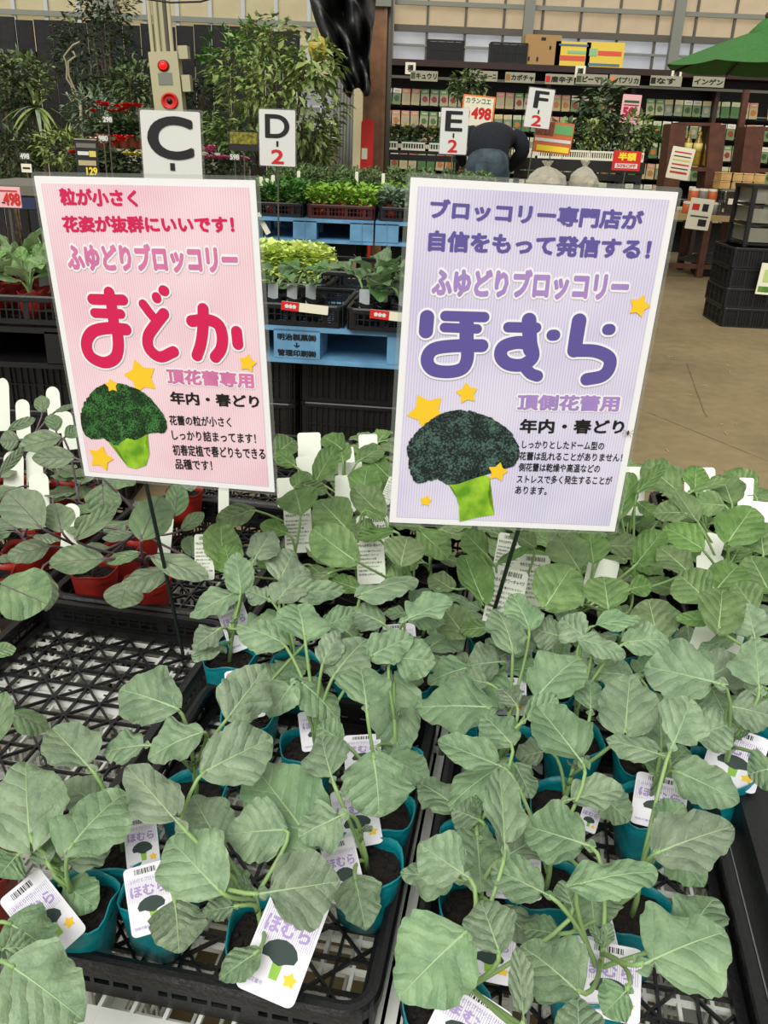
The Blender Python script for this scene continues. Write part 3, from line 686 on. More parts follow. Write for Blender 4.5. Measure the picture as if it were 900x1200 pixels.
def broc_head_mat(name, c1, c2, sc):
    m, nt, bs = new_mat(name); N = nt.nodes; L = nt.links; t_ = N.new('ShaderNodeTexCoord'); v = N.new('ShaderNodeTexVoronoi'); v.inputs['Scale'].default_value = sc
    L.new(t_.outputs['Object'], v.inputs['Vector']); nz = N.new('ShaderNodeTexNoise'); nz.inputs['Scale'].default_value = 55; L.new(t_.outputs['Object'], nz.inputs['Vector'])
    ad = N.new('ShaderNodeMath'); ad.operation = 'MULTIPLY_ADD'; ad.inputs[1].default_value = -.75; L.new(v.outputs['Distance'], ad.inputs[0]); L.new(nz.outputs['Fac'], ad.inputs[2])
    rp = N.new('ShaderNodeValToRGB'); L.new(ad.outputs[0], rp.inputs[0]); rp.color_ramp.elements[0].position = .0; rp.color_ramp.elements[1].position = .5
    rp.color_ramp.elements[0].color = (*lin(c1), 1); rp.color_ramp.elements[1].color = (*lin(c2), 1); L.new(rp.outputs[0], bs.inputs['Base Color']); bs.inputs['Roughness'].default_value = .4; return m
HEADG = broc_head_mat('broccoli_photo_bright', (.03, .17, .07), (.28, .55, .27), 420)
HEADD = broc_head_mat('broccoli_photo_dark', (.07, .13, .13), (.34, .47, .43), 380)
STG = mat('broccoli_photo_stem', (.66, .84, .22), .4, rgb2=(.38, .60, .12), nscale=45)
class Sign:
    def __init__(s, label, loc, rot, group):
        s.root = thing('price_sign' if False else 'printed_sign', label, 'sign', loc, rot, group)
        s.M = Matrix.Translation(Vector(loc))@Euler(rot).to_matrix().to_4x4(); s.Mi = s.M.inverted(); s.n = s.M.to_3x3()@Vector((0, 1, 0)); s.o = Vector(loc)
    def loc(s, px, py):
        r = ray(px, py); t = (s.o-C0).dot(s.n)/r.dot(s.n); q = s.Mi@(C0+r*t); return (q.x, q.z)
    def line(s, name, txt, p0, p1, h, m, off=.0, halo=None, y=-.0022, label=None):
        a = s.loc(*p0); b = s.loc(*p1); c = s.loc(p0[0], p0[1]-h); hh = abs(c[1]-a[1]); mb = MB(); ms = [m]
        if halo: ms = [halo[0], m]; put_text(mb, txt, a, b, hh, y, halo[1], off); mb.mi = 1; put_text(mb, txt, a, b, hh, y-.00025, off, off)
        else: put_text(mb, txt, a, b, hh, y, off, off)
        o = mb.build(name, ms, s.root)
        if label: tag(o, label)
        return o
    def strokes(s, paths, m, grow, y=-.0025, label=None):
        mb = MB()
        for pts, r in paths: stroke(mb, [s.loc(*p) for p in pts], r+grow, y)
        mb.mi = 1
        for pts, r in paths: stroke(mb, [s.loc(*p) for p in pts], r, y-.0003)
        o = mb.build('large_lettering', [CARD, m], s.root)
        if label: tag(o, label)
    def poly(s, name, pts, m, y=-.0023, jag=0, seed=1):
        P = [s.loc(*p) for p in pts]
        if jag:
            rnd = random.Random(seed); Q = smooth_path(P+[P[0]], 8); P = [(q.x+rnd.uniform(-jag, jag), q.y+rnd.uniform(-jag, jag)) for q in Q[:-1]]
        mb = MB(); bm = bmesh.new(); vs = [bm.verts.new((x, y, z)) for x, z in P]; bm.faces.new(vs); bmesh.ops.triangulate(bm, faces=bm.faces[:], quad_method='BEAUTY', ngon_method='EAR_CLIP')
        bm.verts.index_update(); mb.add([v.co[:] for v in bm.verts], [[v.index for v in f.verts] for f in bm.faces]); bm.free()
        return mb.build(name, m, s.root)
    def star(s, cx, cy, r, rot, y=-.0028):
        c = s.loc(cx, cy); e = s.loc(cx+r, cy); rr = math.hypot(e[0]-c[0], e[1]-c[1]); mb = MB(); P = star_pts(c[0], c[1], rr, rot, .58)
        mb.add([(c[0], y, c[1])]+[(x, y, z) for x, z in P], [(0, 1+i, 1+(i+1) % 10) for i in range(10)]); mb.build('star', STAR, s.root)
    def base(s, pm, w=.297, h=.42):
        a = MB(); a.prism(R2((0, 0), (w+.010, h+.010), .005), .0006, .0018); tag(a.build('laminate', LAM, s.root), 'clear laminate film around the card')
        a = MB(); a.prism(R2((0, 0), (w, h), .001), -.0010, .0005); a.build('card', CARD, s.root)
        a = MB(); a.add([(x, -.0016, z) for x, z in R2((0, 0), (w-.017, h-.017), .0008)], [tuple(range(20))]); a.build('printed_field', pm, s.root)
        a = MB(); a.box((0, .0032, h/2-.09), (.02, .002, .05)); a.box((0, .0032, -h/2+.04), (.02, .002, .05)); a.build('tape', mat('clear_tape', (.8, .8, .75), .3), s.root)
    def stake(s, foot, r=.0032):
        f = s.Mi@Vector(foot); a = MB(); t = Vector((f.x, .005, -.21)); top = Vector((f.x*.6, .005, .12)); a.tube([f, f.lerp(t, .5)+Vector((.001, 0, 0)), t, top], r, 8); tag(a.build('stake', STK, s.root), 'dark thin stake')
RD = math.radians
SR = Sign('lilac broccoli sign with purple lettering and dark green head on a thin stake', (.159, 1.015, 1.006), (RD(1.89), RD(.81), RD(1.91)), 'laminated broccoli signs')
SL = Sign('pink broccoli sign with crimson lettering and bright green head on a thin stake', (-.312, 1.152, .990), (RD(3.45), RD(-1.56), RD(-10.3)), 'laminated broccoli signs')
SR.base(LILP); SL.base(PINKP)
c_ = lambda X, Y: (80+X/3.913, 320+Y/3.913)
ma = [([c_(115, 118), c_(255, 121)], .0073), ([c_(126, 181), c_(245, 185)], .0066), ([c_(192, 87), c_(205, 160), c_(215, 245)], .0078),
      ([c_(268, 256), c_(185, 250), c_(115, 268), c_(88, 322), c_(108, 380), c_(168, 408), c_(218, 388), c_(234, 335), c_(228, 250)], .0083)]
do = [([c_(347, 140), c_(385, 190), c_(405, 210)], .0064), ([c_(442, 185), c_(400, 240), c_(370, 290), c_(376, 345), c_(425, 382), c_(487, 358)], .0079), ([c_(408, 108), c_(410, 114)], .0066), ([c_(440, 78), c_(445, 80)], .0070)]
ka = [([c_(570, 218), c_(640, 212), c_(692, 235), c_(710, 290), c_(704, 345), c_(678, 383)], .0080), ([c_(622, 162), c_(622, 240), c_(612, 320), c_(594, 376)], .0079), ([c_(775, 266), c_(781, 324)], .0077)]
SL.strokes(ma+do+ka, CRIM, .0027, label='large rounded crimson lettering outlined white')
d_ = lambda X, Y: (470+X/2.903, 340+Y/2.903)
ho = [([d_(88, 90), d_(84, 138)], .0084), ([d_(150, 86), d_(282, 90)], .0061), ([d_(147, 125), d_(258, 130)], .0056), ([d_(222, 95), d_(222, 180)], .0084),
      ([d_(274, 187), d_(175, 188), d_(108, 200), d_(88, 236), d_(108, 268), d_(160, 276), d_(206, 265), d_(224, 232), d_(224, 180)], .0078)]
mu = [([d_(364, 124), d_(458, 126)], .0062), ([d_(434, 100), d_(438, 200)], .0086), ([d_(440, 182), d_(395, 176), d_(348, 190), d_(338, 222), d_(362, 248), d_(410, 252), d_(446, 225), d_(440, 180)], .0078), ([d_(415, 252), d_(438, 280), d_(462, 290)], .0070), ([d_(512, 151), d_(521, 151)], .0066)]
ra = [([d_(604, 102), d_(596, 150), d_(588, 203)], .0086), ([d_(592, 203), d_(660, 206), d_(705, 228), d_(706, 262), d_(682, 290), d_(630, 301)], .0078), ([d_(701, 132), d_(709, 132)], .0066)]
SR.strokes(ho+mu+ra, PURP, .0027, label='large rounded purple lettering outlined white')
ln = [('粒が小さく', (72.5, 240.5), (163, 242.5), 20.5, CRIM, .045), ('花姿が抜群にいいです！', (76, 272), (276, 273), 19.5, CRIM, .045)]
for t_, p0, p1, h, m, of in ln: SL.line('lettering', t_, p0, p1, h, m, of)
SL.line('lettering', 'ふゆどりブロッコリー', (82, 317), (281, 321), 33, PK2, .06, (CARD, .15), label='pink lettering outlined white')
SL.line('lettering', '頂花蕾専用', (197, 449), (299, 455), 18, PK2, .045, (CARD, .13), label='pink lettering outlined white')
SL.line('lettering', '年内・春どり', (201, 473), (305, 478), 15, INK, .035, label='black lettering')
for t_, p0, p1, h in (('花蕾の粒が小さく', (200, 497.5), (272, 500), 11.5), ('しっかり詰まってます！', (203, 515), (301, 519.5), 12), ('初春定植で春どりもできる', (204, 533), (312, 538), 13), ('品種です！', (207, 549), (250, 551), 12)):
    SL.line('small_lettering', t_, p0, p1, h, INK, .022, label='small black lettering')
for t_, p0, p1, h in (('ブロッコリー専門店が', (503, 256), (751, 270), 24), ('自信をもって発信する！', (501, 294), (760, 304.5), 25)): SR.line('lettering', t_, p0, p1, h, PURP, .045)
SR.line('lettering', 'ふゆどりブロッコリー', (505, 347), (734, 353), 35, LL2, .06, (CARD, .15), label='soft lilac lettering outlined white')
SR.line('lettering', '頂側花蕾用', (605, 480), (724, 482), 19, LL2, .045, (CARD, .13), label='soft lilac lettering outlined white')
SR.line('lettering', '年内・春どり', (608, 507), (730, 508), 17, INK, .035, label='black lettering')
for t_, p0, p1, h in (('しっかりとしたドーム型の', (611, 524.5), (707, 526.5), 9.5), ('花蕾は乱れることがありません！', (608, 538.5), (728, 540.5), 10), ('側花蕾は乾燥や高温などの', (607, 551.5), (702, 553.5), 10), ('ストレスで多く発生することが', (605, 565.5), (716, 567.5), 10), ('あります。', (603, 578), (640, 579.5), 9.5)):
    SR.line('small_lettering', t_, p0, p1, h, INK, .02, label='small black lettering')
e_ = lambda X, Y: (80+X/3.75, 420+Y/3.75)
SL.star(166, 441, 20, -.25, -.0024); SL.star(119, 536, 15, .3); SL.star(291, 425, 11, .2)
SL.poly('printed_stem', [e_(*p) for p in ((165, 345), (215, 382), (245, 440), (265, 475), (300, 483), (345, 468), (360, 420), (342, 372), (352, 325), (260, 320))], STG, -.0025)
SL.poly('printed_head', [e_(*p) for p in ((60, 240), (75, 190), (130, 125), (190, 105), (250, 112), (320, 140), (370, 180), (410, 230), (436, 280), (428, 322), (385, 322), (345, 330), (300, 355), (260, 348), (215, 380), (160, 350), (105, 350), (68, 312))], HEADG, -.0027, .0011)
SL.star(132, 451, 8, -.1, -.0031)
g_ = lambda X, Y: (460+X/5.625, 440+Y/5.625)
SR.star(500, 482, 24, -.55, -.0024); SR.star(547, 460, 13.5, -.2); SR.star(499, 586, 7.5, .1); SR.star(748.5, 358, 13.5, .25)
SR.poly('printed_stem', [g_(*p) for p in ((360, 700), (400, 745), (420, 800), (437, 860), (440, 958), (550, 932), (670, 912), (640, 845), (628, 780), (640, 670), (560, 620), (450, 640))], STG, -.0025)
SR.poly('printed_head', [g_(*p) for p in ((95, 480), (110, 430), (180, 345), (240, 295), (330, 245), (430, 228), (520, 232), (620, 265), (700, 305), (780, 370), (815, 440), (832, 490), (820, 560), (770, 598), (700, 590), (640, 612), (600, 650), (540, 655), (480, 665), (440, 705), (360, 708), (300, 680), (230, 690), (190, 702), (145, 690), (112, 620), (106, 545))], HEADD, -.0027, .0012)
SR.star(583, 552, 12.5, .15, -.0031)
for S_, col in ((SR, None), (SL, None)): pass
SR.stake((.167, 1.235, ZF+.01)); SL.stake((-.335, 1.245, ZF+.01))
# crane fly on the lilac sign
p = SR.M@Vector((SR.loc(735, 506)[0], -.004, SR.loc(735, 506)[1])); t = thing('crane_fly', 'tiny brown long-legged fly resting on the lilac sign', 'insect', p)
a = MB(); a.ball((0, 0, 0), .0022, 6, 4, sc=(.6, .6, 1.6)); a.build('body', mat('fly_brown', (.25, .17, .12), .6), t)
for i in range(6):
    a = MB(); an = (i-2.5)*.35+(PI if i % 2 else 0); a.tube([(0, 0, 0), (.004*math.cos(an), -.001, .004*math.sin(an)), (.0075*math.cos(an), .001, .0075*math.sin(an))], .0002, 4); a.build('leg', mat('fly_brown', (.25, .17, .12)), t)
# ================================================================ BACKGROUND
def P_(px, py, Y): return aty(px, py, Y)
def conc():
    m, nt, bs = new_mat('worn_concrete'); N = nt.nodes; L = nt.links; t_ = N.new('ShaderNodeTexCoord')
    a = N.new('ShaderNodeTexNoise'); a.inputs['Scale'].default_value = .9; a.inputs['Detail'].default_value = 6; a.inputs['Roughness'].default_value = .6; L.new(t_.outputs['Object'], a.inputs['Vector'])
    b = N.new('ShaderNodeTexNoise'); b.inputs['Scale'].default_value = 14; b.inputs['Detail'].default_value = 8; L.new(t_.outputs['Object'], b.inputs['Vector'])
    c = N.new('ShaderNodeMath'); c.operation = 'MULTIPLY_ADD'; c.inputs[1].default_value = .35; L.new(b.outputs['Fac'], c.inputs[0]); L.new(a.outputs['Fac'], c.inputs[2])
    r = N.new('ShaderNodeValToRGB'); L.new(c.outputs[0], r.inputs[0]); e = r.color_ramp.elements; e[0].position = .42; e[1].position = .85
    e[0].color = (*lin((.385, .335, .225)), 1); e[1].color = (*lin((.56, .49, .345)), 1); L.new(r.outputs[0], bs.inputs['Base Color']); bs.inputs['Roughness'].default_value = .75
    bp = N.new('ShaderNodeBump'); bp.inputs['Strength'].default_value = .3; L.new(b.outputs['Fac'], bp.inputs['Height']); L.new(bp.outputs[0], bs.inputs['Normal']); return m
a = MB(); a.box((0, 7, -.05), (22, 22, .1)); FL = struct('floor', a, conc())
CRK = mat('joint_dirt', (.36, .31, .22), .9, rgb2=(.52, .46, .35), nscale=12)
a = MB()
q0, q1 = atz(690, 455, 0), atz(960, 565, 0)
a.bar((q0.x, q0.y, .0005), (q1.x, q1.y, .0005), .009, .002); a.build('control_joint', CRK, FL)
rnd = random.Random(5)
pts = [atz(805+i*4, 425+i*11+rnd.uniform(-3, 3), .0015) for i in range(7)]; a = MB(); a.tube(pts, .003, 4); a.build('crack', CRK, FL)
rnd = random.Random(9); STRAW = mat('straw', (.70, .62, .42), .8); a = MB()
for i in range(70):
    x, y = rnd.uniform(.7, 3.2), rnd.uniform(3.2, 8); an = rnd.uniform(0, 3.1); l = rnd.uniform(.01, .05); a.bar((x, y, .003), (x+l*math.cos(an), y+l*math.sin(an), .003), .004, .002)
tag(a.build('straw_litter', STRAW), 'dry leaf crumbs and straw scattered on the concrete floor', 'litter', kind='stuff')
# ---- glazed back wall and left wall
GREY = mat('galvanised_steel', (.50, .51, .47), .5, .2); GREYD = mat('dark_steel', (.34, .32, .28), .5); WMUL = mat('white_painted_frame', (.72, .73, .73), .5)
def pane_mat(name, rgb):
    m, nt, bs = new_mat(name); N = nt.nodes; L = nt.links; t_ = N.new('ShaderNodeTexCoord'); nz = N.new('ShaderNodeTexNoise'); nz.inputs['Scale'].default_value = 1.2; nz.inputs['Detail'].default_value = 6
    L.new(t_.outputs['Object'], nz.inputs['Vector']); r = N.new('ShaderNodeValToRGB'); L.new(nz.outputs['Fac'], r.inputs[0]); e = r.color_ramp.elements; e[0].position = .3; e[1].position = .7
    e[0].color = (*lin(tuple(v*.90 for v in rgb)), 1); e[1].color = (*lin(rgb), 1)
    tr = N.new('ShaderNodeBsdfTranslucent'); L.new(r.outputs[0], tr.inputs[0]); L.new(r.outputs[0], bs.inputs['Base Color']); bs.inputs['Roughness'].default_value = .3
    ms = N.new('ShaderNodeMixShader'); ms.inputs[0].default_value = .8; out = [n for n in N if n.type == 'OUTPUT_MATERIAL'][0]
    L.new(bs.outputs[0], ms.inputs[1]); L.new(tr.outputs[0], ms.inputs[2]); L.new(ms.outputs[0], out.inputs[0]); return m
PW = pane_mat('warm_translucent_sheet', (1.0, .95, .86)); PC = pane_mat('pale_translucent_sheet', (.96, .97, .99)); PY = pane_mat('cream_translucent_sheet', (1.0, .97, .86))
def glaz(name, Y, x0, x1, zs, dx, pm, vm, hm, posts=(), vw=.032):
    """a glazed wall: panes, mullions and rails are pieces of their own"""
    w = thing(name, None, None, (0, Y, 0)); w['kind'] = 'structure'; n = int((x1-x0)/dx); me = {}
    for i in range(n):
        for j in range(len(zs)-1):
            h = zs[j+1]-zs[j]; k = (round(h, 3), pm[j].name)
            if k not in me: b = MB(); b.box((dx/2, .01, h/2), (dx-.012, .006, h-.012)); me[k] = b.mesh('pane', pm[j])
            inst('pane', me[k], w, (x0+i*dx, 0, zs[j]))
    b = MB(); b.box((0, 0, (zs[-1])/2), (vw, .05, zs[-1])); vmsh = b.mesh('mullion', vm)
    for i in range(n+1): inst('mullion', vmsh, w, (x0+i*dx, -.01, 0))
    for z, t_, m in hm:
        b = MB(); b.box(((x0+x1)/2, -.03, z), (x1-x0, .05, t_)); b.build('rail', m, w)
    for x, t_ in posts:
        b = MB(); b.box((x, -.1, zs[-1]/2), (t_, .12, zs[-1])); b.build('post', GREY, w)
    return w
YB = 14.5
zr = P_(640, 40, YB).z; zt = P_(640, 10, YB).z
glaz('wall_back', YB, P_(455, 60, YB).x, 9.0, [0, zr, zt, zt+1.0, zt+2], .565, [PC, PW, PW, PW], GREYD, [(zr, .09, GREYD), (zt, .06, GREY), (zr-.22, .03, GREY), (zt+1, .06, GREYD)], [(P_(617, 40, YB).x, .15), (P_(790, 40, YB).x, .15), (P_(457, 40, YB).x, .12)])
YL = 12.5
zl = P_(100, 18, YL).z
glaz('wall_left', YL, P_(-60, 10, YL).x, P_(456, 20, YL).x, [0, zl, zl+.55, zl+1.6], .42, [PY, PY, PY], WMUL, [(zl, .06, GREY), (zl+.55, .08, GREY)], [(P_(125, 10, YL).x, .3)], vw=.05)
# ---- black board fence, each board its own piece
YF = 10.2
FEN = mat('black_stained_wood', (.10, .10, .105), .8, noise=.35, nscale=18, vary=.3)
fx0, fx1 = P_(-60, 60, YF).x, P_(352, 60, YF).x; zf = P_(150, 26, YF).z
fence = thing('board_fence', 'tall black board fence behind the trees at the left', 'fence', ((fx0+fx1)/2, YF, 0)); rnd = random.Random(3)
b = MB(); b.box((0, 0, zf/2), (.178, .02, zf)); pm_ = b.mesh('plank', FEN); n = int((fx1-fx0)/.185)
for i in range(n):
    inst('plank', pm_, fence, (fx0+(i+.5)*(fx1-fx0)/n-(fx0+fx1)/2, rnd.uniform(-.01, .01), rnd.uniform(-.03, .01)))
b = MB(); b.box((0, .03, zf*.3), (fx1-fx0, .03, .08)); b.box((0, .03, zf*.85), (fx1-fx0, .03, .08)); b.build('rail', FEN, fence)
# ---- foliage builder
def leafmat(name, c1, c2): return mat(name, c2, .6, rgb2=c1, nscale=9)
G_DK = leafmat('foliage_dark', (.15, .22, .12), (.32, .40, .24)); G_MD = leafmat('foliage_mid', (.25, .35, .18), (.46, .55, .32)); G_YL = leafmat('foliage_yellow_green', (.36, .45, .20), (.60, .67, .38))
G_LT = leafmat('foliage_lime', (.42, .58, .12), (.66, .80, .32)); G_BR = leafmat('foliage_bright', (.20, .38, .12), (.38, .58, .22)); G_GY = leafmat('foliage_grey', (.36, .45, .34), (.54, .62, .50)); G_PL = leafmat('foliage_pale_lettuce', (.72, .81, .34), (.93, .96, .64))
BARK = mat('bark', (.34, .28, .20), .85, noise=.3, nscale=30); BARKP = mat('pale_vine', (.62, .58, .48), .8)
TERR = mat('terracotta', (.60, .30, .20), .7); PBLK = mat('grow_pot_black', (.10, .10, .10), .5)
def foliage(mb, c, r, n, size, seed, asp=.5, droop=0, up=0, hollow=.5):
    """n single leaves (bent kites) filling an ellipsoid"""
    rnd = random.Random(seed)
    for _ in range(n):
        while True:
            p = Vector((rnd.uniform(-1, 1), rnd.uniform(-1, 1), rnd.uniform(-1, 1)))
            if hollow < p.length < 1 or (p.length < 1 and rnd.random() < .15): break
        b = Vector((c[0]+p.x*r[0], c[1]+p.y*r[1], c[2]+p.z*r[2])); s = size*rnd.uniform(.6, 1.3)
        d = Vector((p.x+rnd.uniform(-.7, .7), p.y+rnd.uniform(-.7, .7), p.z*.4+rnd.uniform(-.4, .5)-droop+up)).normalized()
        u = d.cross(Vector((rnd.uniform(-.4, .4), rnd.uniform(-.4, .4), 1))).normalized(); w = u.cross(d)
        mb.add([b, b+d*s*.45+u*s*asp*.5+w*s*.08, b+d*s-w*s*.12, b+d*s*.45-u*s*asp*.5+w*s*.08], [(0, 1, 2), (0, 2, 3)])
    return mb
def small_pot(r, h, m): 
    a = MB(); a.lathe([(r*.72, 0), (r*.95, h*.85), (r*1.04, h*.86), (r*1.06, h), (r*.94, h), (r*.9, h*.88)], 14); return a
def shrub(name, label, cat, base, parts, m, pot=(.14, .22, PBLK), stems=4, h=1.0, group=None, bark=BARK, seed=1):
    """potted shrub: pot, branching stems up into the crown, separate foliage part. parts: (dx,dy,z, rx,ry,rz, n, size, asp, droop)"""
    t = thing(name, label, cat, base, group=group); rnd = random.Random(seed)
    if pot: small_pot(pot[0], pot[1], pot[2]).build('pot', pot[2], t, True)
    st = MB()
    for i in range(stems):
        q = parts[i % len(parts)]; e = Vector((q[0]+rnd.uniform(-.4, .4)*q[3], q[1]+rnd.uniform(-.4, .4)*q[4], q[2]+rnd.uniform(-.2, .6)*q[5])); z0 = pot[1]*.8 if pot else 0
        s = Vector((rnd.uniform(-.03, .03), rnd.uniform(-.03, .03), z0)); st.tube([s, s.lerp(e, .4)+Vector((rnd.uniform(-.05, .05), 0, .03)), e], [.014*h, .010*h, .004*h], 5)
    st.build('stem', bark, t, True)
    f = MB()
    for k, q in enumerate(parts): foliage(f, q[0:3], q[3:6], q[6], q[7], seed*31+k, q[8], q[9])
    f.build('foliage', m, t); return t
def at_floor(px, py, Y, z=0):
    p = P_(px, py, Y); return Vector((p.x, p.y, z)), p.z
def rel(px, py, Y, base): return P_(px, py, Y)-base
Y = 9.4; b0, z = at_floor(125, 80, Y)
shrub('ficus_tree', 'tall dense small-leaved tree with pale twisted vine against the black fence', 'tree', b0, [(-.1, 0, z+.15, .42, .3, .42, 900, .07, .5, .1), (.1, 0, z-.35, .45, .3, .35, 800, .07, .5, .1), (.05, 0, z+.55, .3, .2, .2, 350, .06, .5, 0)], G_DK, (.2, .3, PBLK), 6, 1.6, seed=11)
t = thing('twisted_vine', 'pale bare vine looping down beside the dense tree', 'vine', Vector((P_(92, 120, Y-.3).x, Y-.35, 0)))
for pl_ in (((92, 49), (84, 53), (78, 60), (76, 66), (79, 73), (77, 82), (79, 92), (83, 100), (84, 108), (88, 116), (94, 119)), ((100, 116), (92, 108), (84, 120), (76, 108)), ((84, 60), (90, 66), (80, 72), (82, 88), (86, 104), (92, 119), (108, 110), (111, 117))):
    a = MB(); pp = [P_(x+1.5*math.sin(y*1.7), y, Y-.35)-t.location for x, y in pl_]; a.tube(pp, .010, 5); a.build('stem', BARKP, t, True)
a = MB(); pp = [Vector((0, 0, .1)), P_(96, 160, Y-.35)-t.location, P_(94, 119, Y-.35)-t.location]; a.tube(pp, .016, 5); a.build('stem', BARKP, t, True)
b0, z = at_floor(8, 120, 8.1)
shrub('evergreen_shrub', 'dark broad shrub at the left edge above the price card', 'shrub', b0, [(-.05, 0, z-.2, .36, .3, .5, 800, .08, .5, .1), (.1, 0, z+.18, .3, .25, .22, 300, .07, .5, 0)], G_DK, (.18, .28, PBLK), 5, 1.4, seed=12)
b0, z = at_floor(15, 82, 9.5)
shrub('bright_leaved_bush', 'yellow-green bush in the top left corner before the fence', 'shrub', b0, [(0, 0, z-.05, .42, .25, .22, 420, .085, .5, 0)], G_YL, (.16, .25, PBLK), 5, 1.2, seed=13)
# yucca / fan plant
b0, z = at_floor(42, 118, 8.0); t = thing('yucca_plant', 'spiky fan-leaved yucca at the left, leaves arching outwards', 'plant', b0); small_pot(.15, .25, PBLK).build('pot', PBLK, t, True)
a = MB(); a.tube([(0, 0, .2), (.02, 0, z*.6), (0, 0, z-.05)], [.03, .025, .03], 7); a.build('stem', BARK, t, True); rnd = random.Random(7)
for i in range(34):
    an = rnd.uniform(0, 6.28); el = rnd.uniform(-.6, 1.3); L = rnd.uniform(.22, .42); d = Vector((math.cos(an)*math.cos(el), math.sin(an)*math.cos(el), math.sin(el))); u = d.cross(Vector((0, 0, 1))).normalized(); a = MB(); c = Vector((0, 0, z-.05)); vs = []
    for k in range(5):
        f_ = k/4; q = c+d*L*f_+Vector((0, 0, -.16*f_*f_)); w_ = .016*(1-f_**3)+.002; vs += [q-u*w_, q+u*w_]
    a.add(vs, [(2*k, 2*k+1, 2*k+3, 2*k+2) for k in range(4)]); a.build('leaf', G_YL if i % 3 else G_GY, t)
b0, z = at_floor(318, 110, 7.6)
shrub('maple_leaved_bush', 'large yellow-green bush between the alarm post and the black tarpaulin', 'shrub', b0, [(-.1, 0, z+.12, .40, .35, .30, 520, .085, .45, .35), (.2, 0, z-.05, .42, .35, .36, 520, .085, .45, .35), (-.15, 0, z-.3, .4, .3, .22, 260, .08, .45, .3), (-.02, .1, z+.42, .22, .2, .16, 180, .07, .5, 0), (.35, -.1, z+.22, .22, .2, .18, 200, .1, .5, .3)], G_YL, (.22, .3, PBLK), 7, 1.6, seed=14)
b0, z = at_floor(268, 72, 8.8)
shrub('slender_shrub', 'pale green slender shrub reaching up before the fence', 'shrub', b0, [(0, 0, z, .28, .2, .28, 260, .09, .4, -.1), (.25, 0, z+.15, .22, .2, .2, 160, .08, .4, -.1)], G_BR, (.15, .25, PBLK), 5, 1.2, seed=15)
for i, (px, py, Y, rx, rz, m, lab) in enumerate(((165, 105, 8.8, .30, .25, G_MD, 'mid green speckled shrub just left of the alarm box'), (108, 130, 8.2, .24, .18, G_GY, 'grey-green spreading shrub below the pale vine'), (235, 120, 8.9, .22, .22, G_DK, 'dark thin shrub right of the alarm box'), (243, 160, 8.3, .2, .2, G_MD, 'long-leaved bush right of the letter C card'), (70, 175, 7.4, .26, .14, G_YL, 'low feathery conifer behind the pink sign top'), (375, 165, 7.8, .16, .2, G_YL, 'drooping bush beside the desk cabinet'), (150, 155, 7.9, .2, .14, G_DK, 'dark leafy plant above the red cyclamens'), (272, 165, 7.4, .16, .16, G_MD, 'arching bush left of the D-2 card'), (20, 185, 7.3, .2, .2, G_DK, 'dark round shrub above the left price card'))):
    b0, z = at_floor(px, py, Y)
    shrub('garden_shrub', lab, 'shrub', b0, [(0, 0, z, rx, rx*.8, rz, 380, .075, .42, .1)], m, (.12, .2, PBLK), 4, 1, 'shrubs in the nursery corner', seed=20+i)
# flower stand
WD = mat('weathered_white_wood', (.66, .64, .56), .75, noise=.1, nscale=14); WBR = mat('dark_brown_wood', (.27, .15, .09), .6, noise=.25, nscale=12)
def bench(name, label, x0, x1, y0, y1, z, m, legs=True, th=.03, cat='bench', pl=3, group=None):
    c = Vector(((x0+x1)/2, (y0+y1)/2, 0)); t = thing(name, label, cat, c, group=group); w, l = x1-x0, y1-y0
    for k in range(pl):
        a = MB(); a.box((0, -l/2+(k+.5)*l/pl, z-th/2), (w, l/pl-.008, th)); a.build('plank', m, t)
    for sx in (-1, 1):
        for sy in (-1, 1): a = MB(); a.box((sx*(w/2-.04), sy*(l/2-.04), (z-th)/2), (.05, .05, z-th)); a.build('leg', m, t)
    a = MB(); a.box((0, -l/2+.02, z-th-.04), (w-.05, .02, .06)); a.build('rail', m, t); return t
zA = P_(160, 196, 6.9).z-.04; xa, xb = P_(85, 190, 6.9).x, P_(285, 190, 6.9).x
bench('flower_bench', 'weathered white flower bench behind the letter C card', xa, xb, 6.6, 7.0, zA-.06, WD)
zB = P_(160, 175, 7.3).z; bench('flower_bench', 'higher white flower bench carrying the terracotta cyclamens', xa+.2, P_(262, 180, 7.3).x, 7.15, 7.55, zB, WD)
RF = mat('red_petals', (.80, .08, .10), .6); PKF = mat('pink_petals', (.80, .45, .58), .6); YF_ = mat('yellow_petals', (.86, .80, .35), .6); WHF = mat('white_petals', (.88, .86, .84), .6)
def flowerpot(name, label, base, m, fm, pm, r=.09, nf=14, group=None, seed=1, size=.055, up=.09):
    t = thing(name, label, 'flower', base, group=group); small_pot(.055, .09, pm).build('pot', pm, t, True)
    f = MB(); foliage(f, (0, 0, .14), (r*1.2, r*1.2, .07), 110, size, seed, .8, 0); f.build('foliage', m, t); rnd = random.Random(seed)
    for i in range(nf):
        an = rnd.uniform(0, 6.28); q = r*.8*math.sqrt(rnd.random()); c = Vector((q*math.cos(an), q*math.sin(an), .16+up*rnd.uniform(.6, 1.1))); a = MB()
        for k in range(5):
            b_ = 2*PI*k/5; d = Vector((math.cos(b_), math.sin(b_), .5)).normalized(); u = d.cross(Vector((0, 0, 1))).normalized(); s = .038; a.add([c, c+d*s*.6+u*s*.5, c+d*s*1.2, c+d*s*.6-u*s*.5], [(0, 1, 2, 3)])
        a.build('blossom', fm, t)
    return t
for i, px in enumerate((122, 135, 147, 158, 168)):
    p = P_(px, 175, 7.3); flowerpot('potted_cyclamen', 'red cyclamen in terracotta pot, %s from the left on the higher flower bench' % NUM[i], (p.x, 7.3, zB), G_DK, RF, TERR, nf=6, up=.15, group='red cyclamens on the higher bench', seed=40+i)
